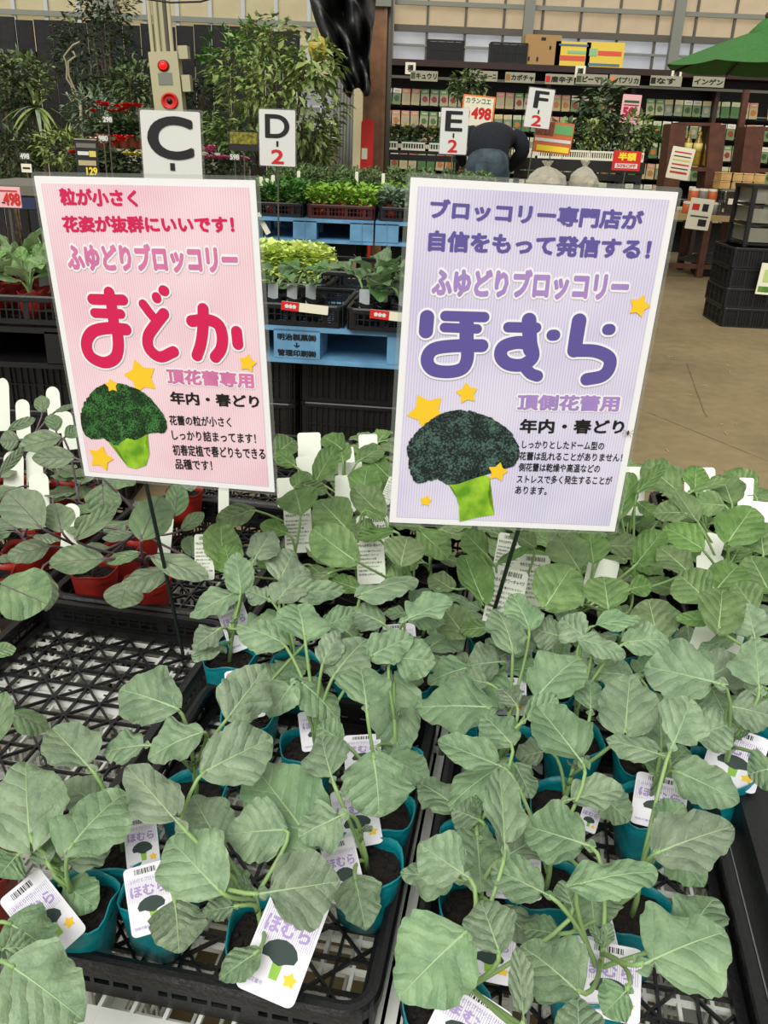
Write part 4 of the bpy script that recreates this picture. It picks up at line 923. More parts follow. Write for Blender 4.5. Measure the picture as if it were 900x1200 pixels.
for i, px in enumerate((118, 128, 139, 150)):
    p = P_(px, 196, 6.8); flowerpot('potted_cyclamen', 'red cyclamen, %s from the left on the lower flower bench' % NUM[i], (p.x, 6.8, zA-.06), G_DK, RF if i else WHF, PBLK, nf=5, up=.13, group='red cyclamens on the lower bench', seed=50+i)
for i, (px, fm, nm_) in enumerate(((163, YF_, 'cream yellow'), (246, PKF, 'pink'), (258, PKF, 'pink'), (270, PKF, 'pink'), (281, PKF, 'pink'), (95, RF, 'small red'), (104, RF, 'small red'))):
    p = P_(px, 198, 6.75); flowerpot('potted_chrysanthemum', '%s flowering pot, %s in the low row behind the front cards' % (nm_, NUM[i]), (p.x, 6.72, zA-.06), G_DK, fm, PBLK, nf=22, group='low flowering pots on the white bench', seed=60+i, up=.03, size=.03)
p = P_(245, 178, 6.9); flowerpot('potted_primula', 'small flowering pot in an orange pot beside the letter C card', (p.x, 6.9, zA-.06), G_DK, PKF, mat('orange_pot', (.88, .48, .12), .5), r=.05, nf=8, seed=70)
# signs on cards
def placard(name, label, px0, py0, px1, py1, Y, face, items, cat='sign', foot=None, frame=None, yaw=0, tilt=0, group=None, th=.006):
    """flat card standing at distance Y; items: (kind, args) in card coordinates 0..1 (x right, y up)"""
    c = P_((px0+px1)/2, (py0+py1)/2, Y); cx_, cy_ = (px0+px1)/2, (py0+py1)/2; w = (P_(px1, cy_, Y)-P_(px0, cy_, Y)).length; h = (P_(cx_, py0, Y)-P_(cx_, py1, Y)).length
    t = thing(name, label, cat, c, (0, tilt, yaw), group)
    a = MB(); a.prism(R2((0, 0), (w, h), min(w, h)*.04), 0, th); a.build('card', face, t)
    if frame: a = MB(); a.prism(R2((0, 0), (w*1.07, h*1.05), min(w, h)*.04), .0065, .010); a.build('sleeve', frame, t)
    y = -.002; k = 0
    for it in items:
        k += 1; yy = y-k*.0003; mb = MB()
        if it[0] == 't': _, s, x0, z0, x1, hh, m, of = it; put_text(mb, s, ((x0-.5)*w, (z0-.5)*h), ((x1-.5)*w, (z0-.5)*h), hh*h, yy, of, of); mb.build('lettering', m, t)
        if it[0] == 'r': _, x0, z0, x1, z1, m = it; flat(mb, [((x0-.5)*w, (z0-.5)*h), ((x1-.5)*w, (z0-.5)*h), ((x1-.5)*w, (z1-.5)*h), ((x0-.5)*w, (z1-.5)*h)], yy); mb.build('printed_block', m, t)
    if foot is not None:
        a = MB(); q = foot-c.z; a.tube([(0, th+.006, h*.3), (0, th+.006, q)], .005, 6); a.build('stake', GREYD, t)
    return t
WC = mat('card_white', (.86, .86, .84), .5); REDI = mat('red_ink', (.80, .10, .10), .5); CRM = mat('card_cream', (.92, .90, .80), .5)
ZLOW = P_(390, 385, 3.0).z; ZUP = P_(390, 257, 5.2).z
placard('letter_card', 'large white laminated card lettered C on a pole', 167, 131, 236, 228, 2.75, WC, [('t', 'C', .10, .42, .88, .52, INK, .03), ('r', .46, .29, .54, .38, INK), ('t', '2', .38, .02, .62, .14, REDI, .02)], foot=0, frame=LAM)
placard('letter_card', 'white card lettered D-2 above the leafy greens', 304, 129, 346, 195, 4.9, WC, [('t', 'D', .16, .50, .84, .42, INK, .02), ('r', .47, .35, .53, .45, INK), ('t', '2', .32, .04, .68, .26, REDI, .02)], foot=0, frame=LAM)
placard('letter_card', 'white card lettered E-2 beside the bending man', 516, 127, 548, 181, 6.6, WC, [('t', 'E', .16, .50, .80, .44, INK, .02), ('r', .46, .36, .52, .46, INK), ('t', '2', .30, .04, .66, .28, REDI, .02)], foot=0, frame=LAM)
placard('letter_card', 'white card lettered F-2 before the seed rack', 617, 104, 647, 150, 7.6, WC, [('t', 'F', .24, .50, .80, .44, INK, .02), ('r', .46, .36, .52, .46, INK), ('t', '2', .26, .04, .66, .28, REDI, .02)], foot=0, frame=LAM, tilt=RD(4))
ORG = mat('orange_border', (.93, .52, .22), .5); PKC = mat('pink_card', (.95, .72, .74), .5); RDC = mat('red_card', (.82, .14, .10), .5); YLI = mat('yellow_ink', (.98, .86, .20), .5); GRI = mat('green_ink', (.10, .38, .18), .5); MAG = mat('magenta_ink', (.72, .10, .30), .5)
placard('price_card', 'orange-bordered price card reading 498 above the bending man', 541, 112, 579, 150, 8.9, ORG, [('r', .05, .05, .95, .95, CRM), ('t', 'カランコエ', .10, .74, .86, .18, GRI, .03), ('t', '498', .30, .26, .92, .38, REDI, .05), ('t', '円', .12, .30, .26, .2, REDI, .03)], foot=0, tilt=RD(3))
placard('price_card', 'pink price card reading 50 among the potted plants', 728, 111, 750, 145, 8.9, PKC, [('t', '50', .08, .22, .74, .36, MAG, .06), ('r', .1, .72, .9, .8, GRI), ('r', .1, .62, .9, .66, MAG)], foot=0, tilt=RD(1))
placard('sale_card', 'red half-price card reading 50%OFF under the pink price card', 718, 177, 751, 200, 8.2, RDC, [('t', '半額', .18, .50, .82, .42, YLI, .05), ('r', .1, .12, .9, .36, WC), ('t', '50%OFF', .16, .15, .84, .18, REDI, .03)], foot=0)
placard('flower_poster', 'orange and green plant poster right of the bending man', 626, 143, 671, 180, 7.9, mat('poster_orange', (.80, .42, .22), .5), [('r', .02, .55, .48, .98, mat('poster_brown', (.45, .24, .16), .5, noise=.4, nscale=60)), ('r', .5, .62, .97, .92, mat('poster_green', (.40, .66, .40), .5)), ('r', .03, .36, .97, .46, WC), ('r', .1, .06, .95, .24, YLI)], foot=0, tilt=RD(4))
placard('price_card', 'pink price card reading 498 at the left edge', -8, 219, 24, 243, 3.3, PKC, [('t', '498', .36, .10, .98, .62, RDC, .04), ('r', .06, .78, .9, .84, RDC), ('r', .3, .2, .42, .26, INK)], foot=0)
placard('menu_board', 'black framed board with chalk lettering left of the letter C card', 89, 163, 115, 206, 5.6, mat('slate', (.10, .11, .11), .6), [('r', 0, .97, 1, 1, WD), ('r', .06, .76, .94, .88, mat('chalk_grey', (.45, .44, .38), .6)), ('r', .1, .56, .6, .66, WC), ('r', .62, .52, .92, .68, YF_), ('t', '129', .42, .02, .92, .22, YLI, .04), ('r', .1, .28, .9, .42, mat('chalk_cream', (.72, .66, .5), .6))], foot=0)
for s_, px, py, Y_ in (('298', 126, 140, 6.6), ('980', 121, 162, 6.6), ('498', 29, 183, 6.3), ('598', 275, 184, 6.4)):
    placard('price_tag', 'small tag reading %s %s' % (s_, {126: 'above the red cyclamens', 121: 'on the higher bench edge', 29: 'on the left bench', 275: 'left of the D-2 card'}[px]), px-6, py-4, px+6, py+4, Y_, mat('tag_smoke', (.34, .36, .30), .5), [('t', s_, .05, .1, .95, .8, WC, .04)], foot=0)
for px, py, w_ in ((31, 197, 6), (22, 188, 0)):
    if w_: placard('price_tag', 'small cream tag under the 498 tag', px-w_, py-5, px+w_, py+5, 6.25, CRM, [('r', .15, .4, .85, .6, INK)], foot=0)
placard('sunflower_poster', 'dark poster printed with yellow flowers behind the D-2 card', 268, 154, 303, 177, 6.2, mat('slate', (.1, .11, .11)), [('r', .04, .35, .96, .95, mat('flower_print', (.62, .58, .10), .5, rgb2=(.15, .18, .08), nscale=45))], foot=0)
# ---- alarm post
YP = 8.4; IVO = mat('ivory_enamel', (.72, .70, .56), .45); p = P_(199, 60, YP)
t = thing('service_post', 'ivory steel post with conduits rising behind the letter C card', 'post', (p.x, YP, 0), (0, RD(-2.2), 0))
a = MB(); a.box((0, .05, 1.7), (.11, .06, 3.4)); a.build('column', IVO, t)
for dx in (-.075, -.02, .06, .095): a = MB(); a.tube([(dx, -.0, .1), (dx, -.0, 3.4)], .018, 8); a.build('conduit', IVO if dx != .06 else GREYD, t)
q = P_(195, 97, YP-.12); t = thing('fire_alarm_box', 'ivory fire alarm box with glowing red lamp and round red call point', 'alarm', q, (0, RD(-3.5), 0)); t.scale = (.95, 1, .85); k = (q-C0).length/F
a = MB(); a.prism(R2((0, 0), (31*k, 66*k), .01), -.02, .12); a.build('case', IVO, t)
a = MB(); a.prism(R2((0, 4*k), (15*k, 13*k), .005), -.024, -.02); a.build('grille_plate', GREY, t)
a = MB(); a.lathe([(6.3*k, 0), (6.0*k, .012), (4*k, .014)], 20, Matrix.Translation((-.5*k, -.02, 18*k))@Matrix.Rotation(PI/2, 4, 'X')); a.build('lamp_bezel', mat('dark_red_plastic', (.45, .06, .06), .4), t, True)
a = MB(); a.ball((-.5*k, -.035, 18*k), 4.2*k, 14, 8, sc=(1, .7, 1)); tag(a.build('lamp', mat('red_lamp', (1.0, .06, .04), .2, emit=1.6), t, True), 'glowing red dome lamp')
a = MB(); a.lathe([(9.5*k, 0), (9.2*k, .012), (7.2*k, .016), (6.8*k, .006), (3*k, .006)], 24, Matrix.Translation((2*k, -.02, -20*k))@Matrix.Rotation(PI/2, 4, 'X')); a.build('call_point', RDC, t, True)
a = MB(); a.lathe([(3*k, 0), (2.8*k, .012)], 14, Matrix.Translation((2*k, -.026, -20*k))@Matrix.Rotation(PI/2, 4, 'X')); a.build('button', INK, t, True)
for dy, hh, w_ in ((34, 14, 10), (1, 18, 9)):
    a = MB(); a.prism(R2((21*k, dy*k-(2*k if dy else 0)), (w_*k, hh*k), .006), .0, .1); a.build('side_unit', IVO, t)
t = thing('overhead_cable', 'black cable sagging across the top left', 'cable', P_(200, 2, 8.0)); a = MB(); a.tube([P_(x, y, 8.0)-t.location for x, y in ((140, -12), (165, -2), (200, 3), (235, 2), (262, -6), (290, -20))], .008, 6); a.build('run', INK, t, True)
# ---- centre: tarpaulin, pillar, extinguisher cover, grey column, desk
YT = 7.9; TARP = mat('black_tarpaulin', (.06, .06, .065), .45, noise=.3, nscale=5)
p = P_(400, 50, YT); t = thing('hanging_tarpaulin', 'black tarpaulin bundled and hanging beside the wooden pillar', 'tarpaulin', p)
cols_ = [((355, -40), (368, 20), (384, 60), (398, 92), (404, 102)), ((440, -40), (438, 20), (434, 70), (434, 98), (432, 112))]
a = MB(); vs = []; nr_, nc_ = 26, 22; rnd = random.Random(2)
for i in range(nr_+1):
    f = i/nr_; y_ = -40+148*f
    def xi(c):
        for k in range(len(c)-1):
            if c[k][1] <= y_ <= c[k+1][1]: return c[k][0]+(c[k+1][0]-c[k][0])*(y_-c[k][1])/(c[k+1][1]-c[k][1])
        return c[-1][0]
    xl, xr = xi(cols_[0]), xi(cols_[1])
    for j in range(nc_+1):
        u = j/nc_; q = P_(xl+(xr-xl)*u, y_+(6*math.sin(u*9) if i == nr_ else 0), YT)-p
        vs.append((q.x, .12*math.sin(u*13+f*5)+.07*math.sin(u*23-f*9)+.05*math.sin(f*17+u*4), q.z))
a.add(vs, [(i*(nc_+1)+j, i*(nc_+1)+j+1, (i+1)*(nc_+1)+j+1, (i+1)*(nc_+1)+j) for i in range(nr_) for j in range(nc_)]); o = a.build('cloth', TARP, t, True)
md = o.modifiers.new('thick', 'SOLIDIFY'); md.thickness = .01
p = P_(441, 100, 8.6); t = thing('wooden_pillar', 'tall brown wooden pillar left of the seed rack', 'pillar', (p.x, 8.6, 0), (0, RD(-.5), 0))
WPL = mat('brown_wood_pillar', (.50, .35, .23), .5, noise=.2, nscale=8)
a = MB(); a.box((0, 0, 1.7), (.17, .15, 3.4)); a.build('shaft', WPL, t); a = MB(); a.box((.085, -.06, 1.7), (.03, .05, 3.4)); a.box((-.085, -.06, 1.7), (.03, .05, 3.4)); a.build('edge_trim', WPL, t)
a = MB(); a.tube([(.12, 0, .1), (.12, 0, 3.3)], .03, 8); a.build('downpipe', GREYD, t, True); a = MB(); a.box((0, 0, P_(441, 3, 8.6).z), (.26, .22, .08)); a.build('capital', GREY, t)
p = P_(431, 158, 8.4); t = thing('extinguisher_cover', 'red extinguisher cover standing at the foot of the pillar', 'extinguisher', (p.x, 8.3, 0)); z1 = P_(431, 140, 8.3).z
a = MB(); a.prism([(-.06, .0), (.06, .0), (.055, z1-.03), (.04, z1), (-.04, z1), (-.055, z1-.03)], -.05, .05); a.build('cover', RDC, t); a = MB(); a.box((-.02, -.055, z1-.28), (.05, .006, .09)); a.build('sticker', CRM, t)
p = P_(401, 140, 8.9); t = thing('steel_column', 'fluted grey steel column between the desk and the tarpaulin', 'column', (p.x, 8.9, 0)); a = MB()
for i in range(7): a.tube([(-.09+i*.03, 0, .02), (-.09+i*.03, 0, P_(401, 85, 8.9).z)], .017, 6)
a.build('fluted_sheet', mat('column_grey', (.45, .45, .42), .5), t, True); a = MB(); a.box((0, .03, 1.6), (.17, .05, 3.2)); a.build('core', GREYD, t)
YD = 9.1; p = P_(372, 160, YD); zd = P_(372, 162, YD).z; t = thing('office_desk', 'beige desk with drawers in front of the small office window', 'desk', (p.x, YD, 0)); BEI = mat('beige_laminate', (.58, .53, .42), .5)
a = MB(); a.box((0, 0, zd), (.42, .5, .035)); a.build('desk_top', WC, t); a = MB(); a.box((0, .02, (zd-.02)/2), (.38, .44, zd-.02)); a.build('body', BEI, t)
for k in range(3): a = MB(); a.box((.02, -.21, zd-.15-.2*k), (.33, .02, .17)); d = a.build('drawer', BEI, t); a = MB(); a.box((.02, -.235, zd-.12-.2*k), (.1, .02, .012)); a.build('handle', GREYD, d)
p = P_(372, 125, 9.5); t = thing('office_window', 'white framed office window in a low wall behind the desk', 'window', p); k = (p-C0).length/F
a = MB(); a.box((0, .06, -(26*k)/2-p.z/2), (46*k, .06, p.z-26*k)); a.build('sill_wall', mat('office_wall_grey', (.40, .39, .35), .8), t)
a = MB(); a.box((0, .03, 0), (42*k, .01, 52*k)); a.build('pane', PC, t)
for x, z, w_, h_ in ((-21, 0, 2.5, 56), (21, 0, 2.5, 56), (0, 27, 44, 3), (0, 0, 44, 2), (0, -27, 44, 3), (4, 0, 2, 54)): a = MB(); a.box((x*k, 0, z*k), (w_*k, .04, h_*k)); a.build('frame_bar', WMUL, t)
t = thing('office_chair', 'dark office chair in front of the beige desk', 'chair', (P_(360, 180, 8.35).x, 8.45, 0)); zc = P_(360, 180, 8.35).z
a = MB(); a.prism(R2((0, zc-.02), (.36, .42), .1), -.03, .03); a.build('backrest', mat('chair_fabric', (.16, .17, .16), .8), t, True); a = MB(); a.box((0, -.22, zc-.42), (.42, .42, .07)); a.build('seat', mat('chair_fabric', (.16, .17, .16)), t)
a = MB(); a.tube([(0, -.2, zc-.45), (0, -.2, .1)], .03, 8); a.build('column', GREYD, t)
for k2 in range(5): a = MB(); a.bar((0, -.2, .1), (.25*math.cos(k2*1.257), -.2+.25*math.sin(k2*1.257), .05), .03, .03); a.build('leg', GREYD, t)
t = thing('yellow_bag', 'crumpled yellow bag hanging beside the tarpaulin', 'bag', P_(373, 57, 7.7)); a = MB(); a.ball((0, 0, 0), .075, 10, 7, sc=(1.1, .5, 1.25)); a.build('bag', mat('yellow_plastic', (.70, .62, .22), .4, bump=.6, bscale=20), t)
# desk lamp
t = thing('desk_lamp', 'round white lamp at the right side of the desk', 'lamp', P_(391, 150, 8.45)); a = MB(); a.ball((0, 0, 0), .05, 12, 8); a.build('shade', WC, t, True); a = MB(); a.tube([(0, 0, 0), (.02, .03, .12), (-.02, .12, .1), (-.05, .2, -.25)], .008, 6); a.build('arm', GREYD, t)
# ================================================================ MIDDLE GROUND: pallets, crates, trays of greens
BLUE = mat('blue_pallet_plastic', (.40, .60, .74), .5, noise=.12, nscale=10)
def pallet(label, c, w, l, h, yaw, m=BLUE, text=False, group='pallets used as benches'):
    t = thing('plastic_pallet', label, 'pallet', c, (0, 0, yaw), group); bw = w*.17; n = 9
    a = MB(); a.box((0, 0, h-.012), (w, l, .018)); 
    a.build('top_sheet', m, t)
    a = MB(); a.box((0, 0, .009), (w, l, .018)); a.build('bottom_sheet', m, t)
    for i in (-1, 0, 1):
        for j in (-1, 0, 1):
            a = MB(); a.box((i*(w/2-bw/2), j*(l/2-bw/2), h/2), (bw, bw, h-.03)); b = a.build('block', m, t)
            if j == -1 and not (text and i == 0):
                q = MB(); q.box((i*(w/2-bw/2), -l/2-.002, h/2), (.004, .006, h-.01)); q.build('block_rib', m, b)
    for k in range(int(w/.045)):
        pass
    if text:
        a = MB(); put_text(a, '明治製菓㈱', (-bw*.42, h*.60), (bw*.42, h*.60), h*.18, -l/2-.0015, .04, .04); put_text(a, '管理印刷㈱', (-bw*.42, h*.18), (bw*.42, h*.18), h*.18, -l/2-.0015, .04, .04)
        put_text(a, '↓', (-bw*.06, h*.42), (bw*.06, h*.42), h*.13, -l/2-.0015, .04); a.build('lettering', INK, t)
    return t
ZL = P_(390, 385, 3.0).z
pL = P_(347, 385, 3.0)
YW = RD(-5)
pallet('blue pallet stencilled with black lettering under the kohlrabi trays', (pL.x+.045, 3.55, ZL-.135), .98, 1.05, .135, YW, text=True)
def bcrate(c, label, w=.5, l=.36, h=.2, yaw=0, group='stacked black crates under the benches', pitch=.06):
    t = tray(c, label, yaw=yaw, name='black_crate', cat='crate', group=group, w=w, l=l, h=h, pitch=pitch, diag=False, m=BLK)
    k = ('liner', w, l, h)
    if k not in _tray:
        a = MB(); e = .012
        for sx, sy, ww, ll in ((0, l/2-e, w-.05, .003), (0, -l/2+e, w-.05, .003), (w/2-e, 0, .003, l-.05), (-w/2+e, 0, .003, l-.05)): a.box((sx, sy, h*.47), (ww, ll, h*.86))
        _tray[k] = a.mesh('inner_wall', BLK)
    inst('inner_wall', _tray[k], t); return t
k = 0
for col in range(2):
    for row in range(3):
        h_ = (ZL-.135)/3
        bcrate((pL.x-.25+col*.51, 3.30, row*h_), 'black crate, %s column under the lettered blue pallet, %s from the floor' % (('left', 'right')[col], NUM[row]), h=h_-.004, yaw=YW)
# yellow-lit lattice behind the crates stays open; trays on the low pallet
def mtray(px, Y, z, label, w=.36, l=.40, h=.075, yaw=0, m=BLK):
    p = P_(px, 300, Y); q = aty(px, 380, Y); return tray((q.x, Y+l/2, z), label, yaw=yaw, group='black trays of vegetable seedlings', w=w, l=l, h=h, m=m, diag=False, pitch=.04)
tA = mtray(357, 3.02, ZL, 'black tray with striped price strip holding the tall-stalked seedlings', w=.31, yaw=YW)
tB = mtray(468, 2.97, ZL, 'black tray of broad-leaved kohlrabi seedlings beside the lilac sign', w=.34, yaw=YW)
tC = mtray(335, 3.50, ZL+.0, 'black tray holding the pale curly lettuces', w=.38, l=.5, yaw=YW); tD = mtray(425, 3.55, ZL, 'empty black tray right of the pale curly lettuces', w=.36, l=.5, h=.12, yaw=YW)
def strip(px0, px1, py, Y, lab):
    c = P_((px0+px1)/2, py, Y); w = (px1-px0)/F*(c-C0).length; t = thing('price_strip', lab, 'label', c, (0, RD(3.5), YW)); h = .03
    a = MB(); a.prism(R2((0, 0), (w, h), .003), 0, .003); a.build('strip', CRM, t); a = MB(); flat(a, [(x, z) for x, z in ((-w/2, -h/2), (-w*.12, -h/2), (-w*.12, h/2), (-w/2, h/2))], -.001); a.build('red_end', RDC, t)
    for i in range(3): a = MB(); flat(a, star_pts(-w*.38+i*w*.08, 0, .008, 0, .8), -.002); a.build('printed_mark', WC, t)
strip(330, 384, 361, 2.99, 'red and white price strip on the tray of tall-stalked seedlings'); strip(434, 492, 371, 2.94, 'red and white price strip on the kohlrabi tray')
# seedlings with several big leaves
LM_K = leaf_mat('kohlrabi_leaf', (.30, .44, .27), (.46, .58, .38), (.58, .70, .46), (.52, .62, .44)); LM_L = leaf_mat('lettuce_leaf', (.66, .77, .28), (.84, .90, .50), (.88, .93, .62), (.80, .86, .50), slope=.5)
BLK_ = [blade(400+i, 'b', LM_K) for i in range(4)]; BLL = [blade(420+i, 'b', LM_L) for i in range(4)]; BLT = [blade(440+i, 'b', leaf_mat('pale_seedling_leaf', (.42, .56, .34), (.60, .72, .46), (.70, .80, .55), (.6, .7, .5))) for i in range(3)]
SK = tag_mesh('w')
def seedling(name, label, base, meshes, n, ln, up, rise, seed, potm='r', group=None, tagc=True, wr=.7, stemm=STEM, tagm=None):
    t = thing(name, label, 'seedling', base, group=group); rnd = random.Random(seed)
    inst('pot', rnd.choice(POT[potm]), t); inst('soil', SOILM[0], t); st = MB()
    for i in range(n):
        a_ = i*2.4+rnd.uniform(-.4, .4); el = rnd.uniform(*up); d = Vector((math.cos(a_)*math.cos(el), math.sin(a_)*math.cos(el), math.sin(el))); zb = .075+rise*rnd.uniform(.4, 1)
        B = Vector((0, 0, zb))+Vector((d.x, d.y, 0))*rise*.35; X = d.cross(Vector((0, 0, 1))).normalized(); N_ = X.cross(d); L = ln*rnd.uniform(.75, 1.15)
        tube_petiole(st, Vector((0, 0, .06)), B+d*L*.03, d, .004, .003); inst('leaf', rnd.choice(meshes), t, M=leaf_matrix(Vector(base)+B, d, X, N_, L, L*wr, Vector(base)))
    st.build('stem', stemm, t, True)
    if tagc: inst('label_card', tagm or SK, t, M=Matrix.Translation((rnd.uniform(-.01, .01), -.036, .055))@Matrix.Rotation(RD(-8), 4, 'X')@Matrix.Diagonal((.036, .04, .04, 1)))
    return t
TGM = mat('glossy_tag_print', (.74, .75, .78), .3, rgb2=(.50, .55, .52), nscale=60); _a = MB(); _a.prism([(x, z) for x, z in R2((0, .875), (1, 1.75), .1)], -.012, .012); TG2 = _a.mesh('label', [TGM])
for i, (px, py) in enumerate(((321, 372), (345, 373), (366, 371))):
    q = P_(px, py, 3.09); seedling('potted_kohlrabi', 'tall-stalked seedling, %s from the left in the striped-label tray' % NUM[i], (q.x, 3.10+i*.01, ZL+.01), BLK_, 5, .095, (.1, 1.1), .10, 500+i, 'k', 'tall-stalked seedlings', tagm=TG2, wr=.6)
for i, (px, Y) in enumerate(((428, 3.06), (448, 3.12), (470, 3.05), (440, 3.24), (468, 3.24))):
    q = P_(px, 380, Y); seedling('potted_kohlrabi', 'broad-leaved kohlrabi seedling, %s in the tray beside the lilac sign' % NUM[i], (q.x, Y, ZL+.01), BLK_, 6, .12, (.0, 1.1), .11, 510+i, 'k', 'kohlrabi seedlings', tagm=TG2, wr=.65)
for i, (px, Y) in enumerate(((318, 3.62), (340, 3.60), (360, 3.62), (330, 3.76), (352, 3.78), (372, 3.78), (310, 3.78))):
    q = P_(px, 340, Y); c = Vector((q.x, Y, ZL+.012)); t = thing('curly_lettuce', 'pale curly lettuce head, %s in the tray behind the tall-stalked seedlings' % NUM[i], 'lettuce', c, group='pale curly lettuces')
    inst('pot', POT['k'][0], t); a = MB(); rnd = random.Random(530+i); foliage(a, (0, 0, .12), (.072, .072, .07), 620, .026, 530+i, 1.5, 0, .1, .6); tag(a.build('foliage', G_PL, t), 'frilled pale yellow-green leaves')
# cardboard piece among the dark crates behind
for col in range(3):
    for row in range(4):
        bcrate((P_(330, 300, 4.6).x+col*.42, 4.62, row*.155), 'black crate standing behind the lettuces, column %s, %s from the floor' % (NUM[col], NUM[row]), w=.40, l=.3, h=.151, group='black crates behind the lettuces')
q = P_(405, 300, 4.6); q.z = .62+.043; t = thing('cardboard_piece', 'brown cardboard piece leaning on the crates behind the lettuces', 'cardboard', q); a = MB(); a.box((0, 0, 0), (.11, .01, .085)); a.build('sheet', mat('kraft_card', (.50, .42, .30), .7), t)
# upper pallets (0.8 m wide)
ZU = P_(390, 257, 5.2).z; hU = .135
def xat(px, Y): return P_(px, 260, Y).x
x1 = xat(439, 5.2)
for i, lab in ((-1, 'below the red and black trays of greens'), (0, 'right, reaching behind the lilac sign')):
    pallet('upper blue pallet '+lab, (x1+.405+i*.81, 5.75, ZU-hU), .80, 1.1, hU, 0, group='upper blue pallets')
    pallet('second-row blue pallet '+lab, (x1+.405+i*.81, 6.87, ZU-hU), .80, 1.1, hU, 0, group='upper blue pallets in the second row')
    for yy, rr in ((5.6, 'front'), (6.9, 'back')):
        for row in range(3): bcrate((x1+.405+i*.81, yy, row*(ZU-hU)/3), 'black crate under %s upper pallet %s, %s up' % (rr, lab, NUM[row]), w=.62, l=.5, h=(ZU-hU)/3-.004, group='black crates under the upper pallets')
REDT = mat('red_tray_plastic', (.25, .07, .06), .5)
def patch(name, label, c, r, m, n, size, seed, group, asp=.8, pots='r', up=.2):
    t = thing(name, label, 'seedling', c, group=group); inst('pot', POT[pots][seed % 2], t); a = MB(); foliage(a, (0, 0, .045+r[2]), r, n, size, seed, asp, 0, up, .35); a.build('foliage', m, t); return t
cols_g = [(-5, G_BR, 'bushy mid green'), (-4, G_BR, 'bushy mid green'), (-3, G_LT, 'bright lime'), (-2, G_LT, 'bright lime'), (-1, G_LT, 'bright lime'), (0, G_LT, 'bright lime')]
trw = .42; sd = 600
for r_, (Yt, row) in enumerate(((5.26, 'front'), (5.80, 'second'), (6.34, 'third'), (6.88, 'fourth'))):
    for ci in range(-2, 2):
        cx = x1+.02+ci*trw+.2; 
        if cx > P_(690, 200, Yt).x: continue
        lab = '%s tray of greens on the upper pallets, %s row' % (('leftmost', 'second', 'third', 'fourth', 'fifth', 'sixth', 'seventh')[ci+3], row)
        tray((cx, Yt+.24, ZU), lab, yaw=0, name='vegetable_tray', group='trays of greens on the upper pallets', w=.40, l=.50, h=.075, m=REDT if (ci == -1 and r_ == 0) else BLK, diag=False, pitch=.05)
        for i in range(3):
            for j in range(3):
                sd += 1; q = Vector((cx-.125+i*.125, Yt+.09+j*.15, ZU+.008)); px_ = 450+q.x/5.5*1000
                if r_ == 0: m, w_ = (G_BR, 'bushy mid green') if ci <= -2 else (G_LT, 'bright lime') if ci < 0 else (G_GY, 'bluish')
                elif r_ == 1: m, w_ = (G_BR, 'bushy mid green') if ci <= -1 else (G_LT, 'bright lime') if ci == 0 else (G_MD, 'dark')
                else: m, w_ = (G_MD, 'dark')
                rr = (.078, .085, .058 if r_ < 2 else .095)
                patch('potted_greens', '%s seedling, %s across, %s deep in %s' % (w_, NUM[i], NUM[j], lab.replace(' of greens on the upper pallets', '')), q, rr, m, 190 if r_ < 2 else 120, .036, sd, 'potted greens on the upper pallets', .85 if r_ < 2 else .5)
for i, (px, py, Y_) in enumerate(((306, 210, 5.45), (313, 212, 5.4), (320, 208, 5.45), (418, 204, 6.2), (449, 206, 6.2), (350, 203, 6.3))):
    q = P_(px, py+5, Y_); t = thing('plant_label', 'small pale plant label standing in the greens, %s from the left' % NUM[i], 'label', (q.x, q.y, ZU+.085)); a = MB(); h_ = P_(px, py-3, Y_).z-(ZU+.085); a.prism(R2((0, h_/2), (.022, h_), .006), -.001, .001); a.build('card', CRM, t)
q = P_(308, 262, 5.22); t = thing('price_strip', 'yellowish strip hanging askew from the leftmost front tray', 'label', q, (0, RD(60), 0)); a = MB(); a.prism(R2((0, 0), (.13, .03), .004), 0, .003); a.build('strip', CRM, t)
# ---- left bench with pale seedlings
YE = 2.72; zE = P_(20, 352, YE).z-.075; xr = P_(98, 350, YE).x
for i, ln in enumerate(('by the pink sign', 'cut by the left edge')):
    tray((xr-.21-i*.43, YE+.25, zE), 'black tray of pale seedlings in red pots '+ln, yaw=0, name='vegetable_tray', group='left bench trays', w=.42, l=.5, h=.09, m=BLK, diag=False, pitch=.05)
    for a_ in range(3):
        for b_ in range(3):
            seedling('potted_pale_seedling', 'pale seedling, %s across, %s deep in the tray %s' % (NUM[a_], NUM[b_], ln), (xr-.34-i*.43+a_*.13, YE+.1+b_*.15, zE+.01), BLT, 8, .115, (.2, 1.3), .08, 700+i*9+a_*3+b_, 'r', 'pale seedlings on the left bench', tagc=(a_+b_) % 2 == 0, tagm=TG2, wr=.55)
pallet('black pallet under the left bench trays', (xr-.46, YE+.52, zE-.14), .98, 1.05, .135, 0, m=BLK)
for col in range(2):
    for row in range(3): h_ = (zE-.14)/3; bcrate((xr-.21-col*.51, YE+.3, row*h_), 'black crate %s column under the black pallet, %s from the floor' % (('right', 'left')[col], NUM[row]), h=h_-.004, group='black crates under the left bench')
zq = P_(20, 216, 5.0).z; bench('steel_bench', 'dark legged bench with blue edge at the left edge behind the price card', P_(-40, 220, 5.0).x, P_(52, 220, 5.0).x, 4.9, 5.7, zq, mat('grey_weathered_wood', (.42, .41, .36), .8), pl=4, th=.05)
for o_ in [o for o in bpy.data.objects if o.parent and o.parent.name.startswith('steel_bench')]:
    if not o_.name.startswith('plank'): o_.data.materials[0] = mat('blue_painted_wood', (.13, .18, .30), .6) if o_.name.startswith('rail') else BLK
zq2 = P_(60, 205, 6.4).z
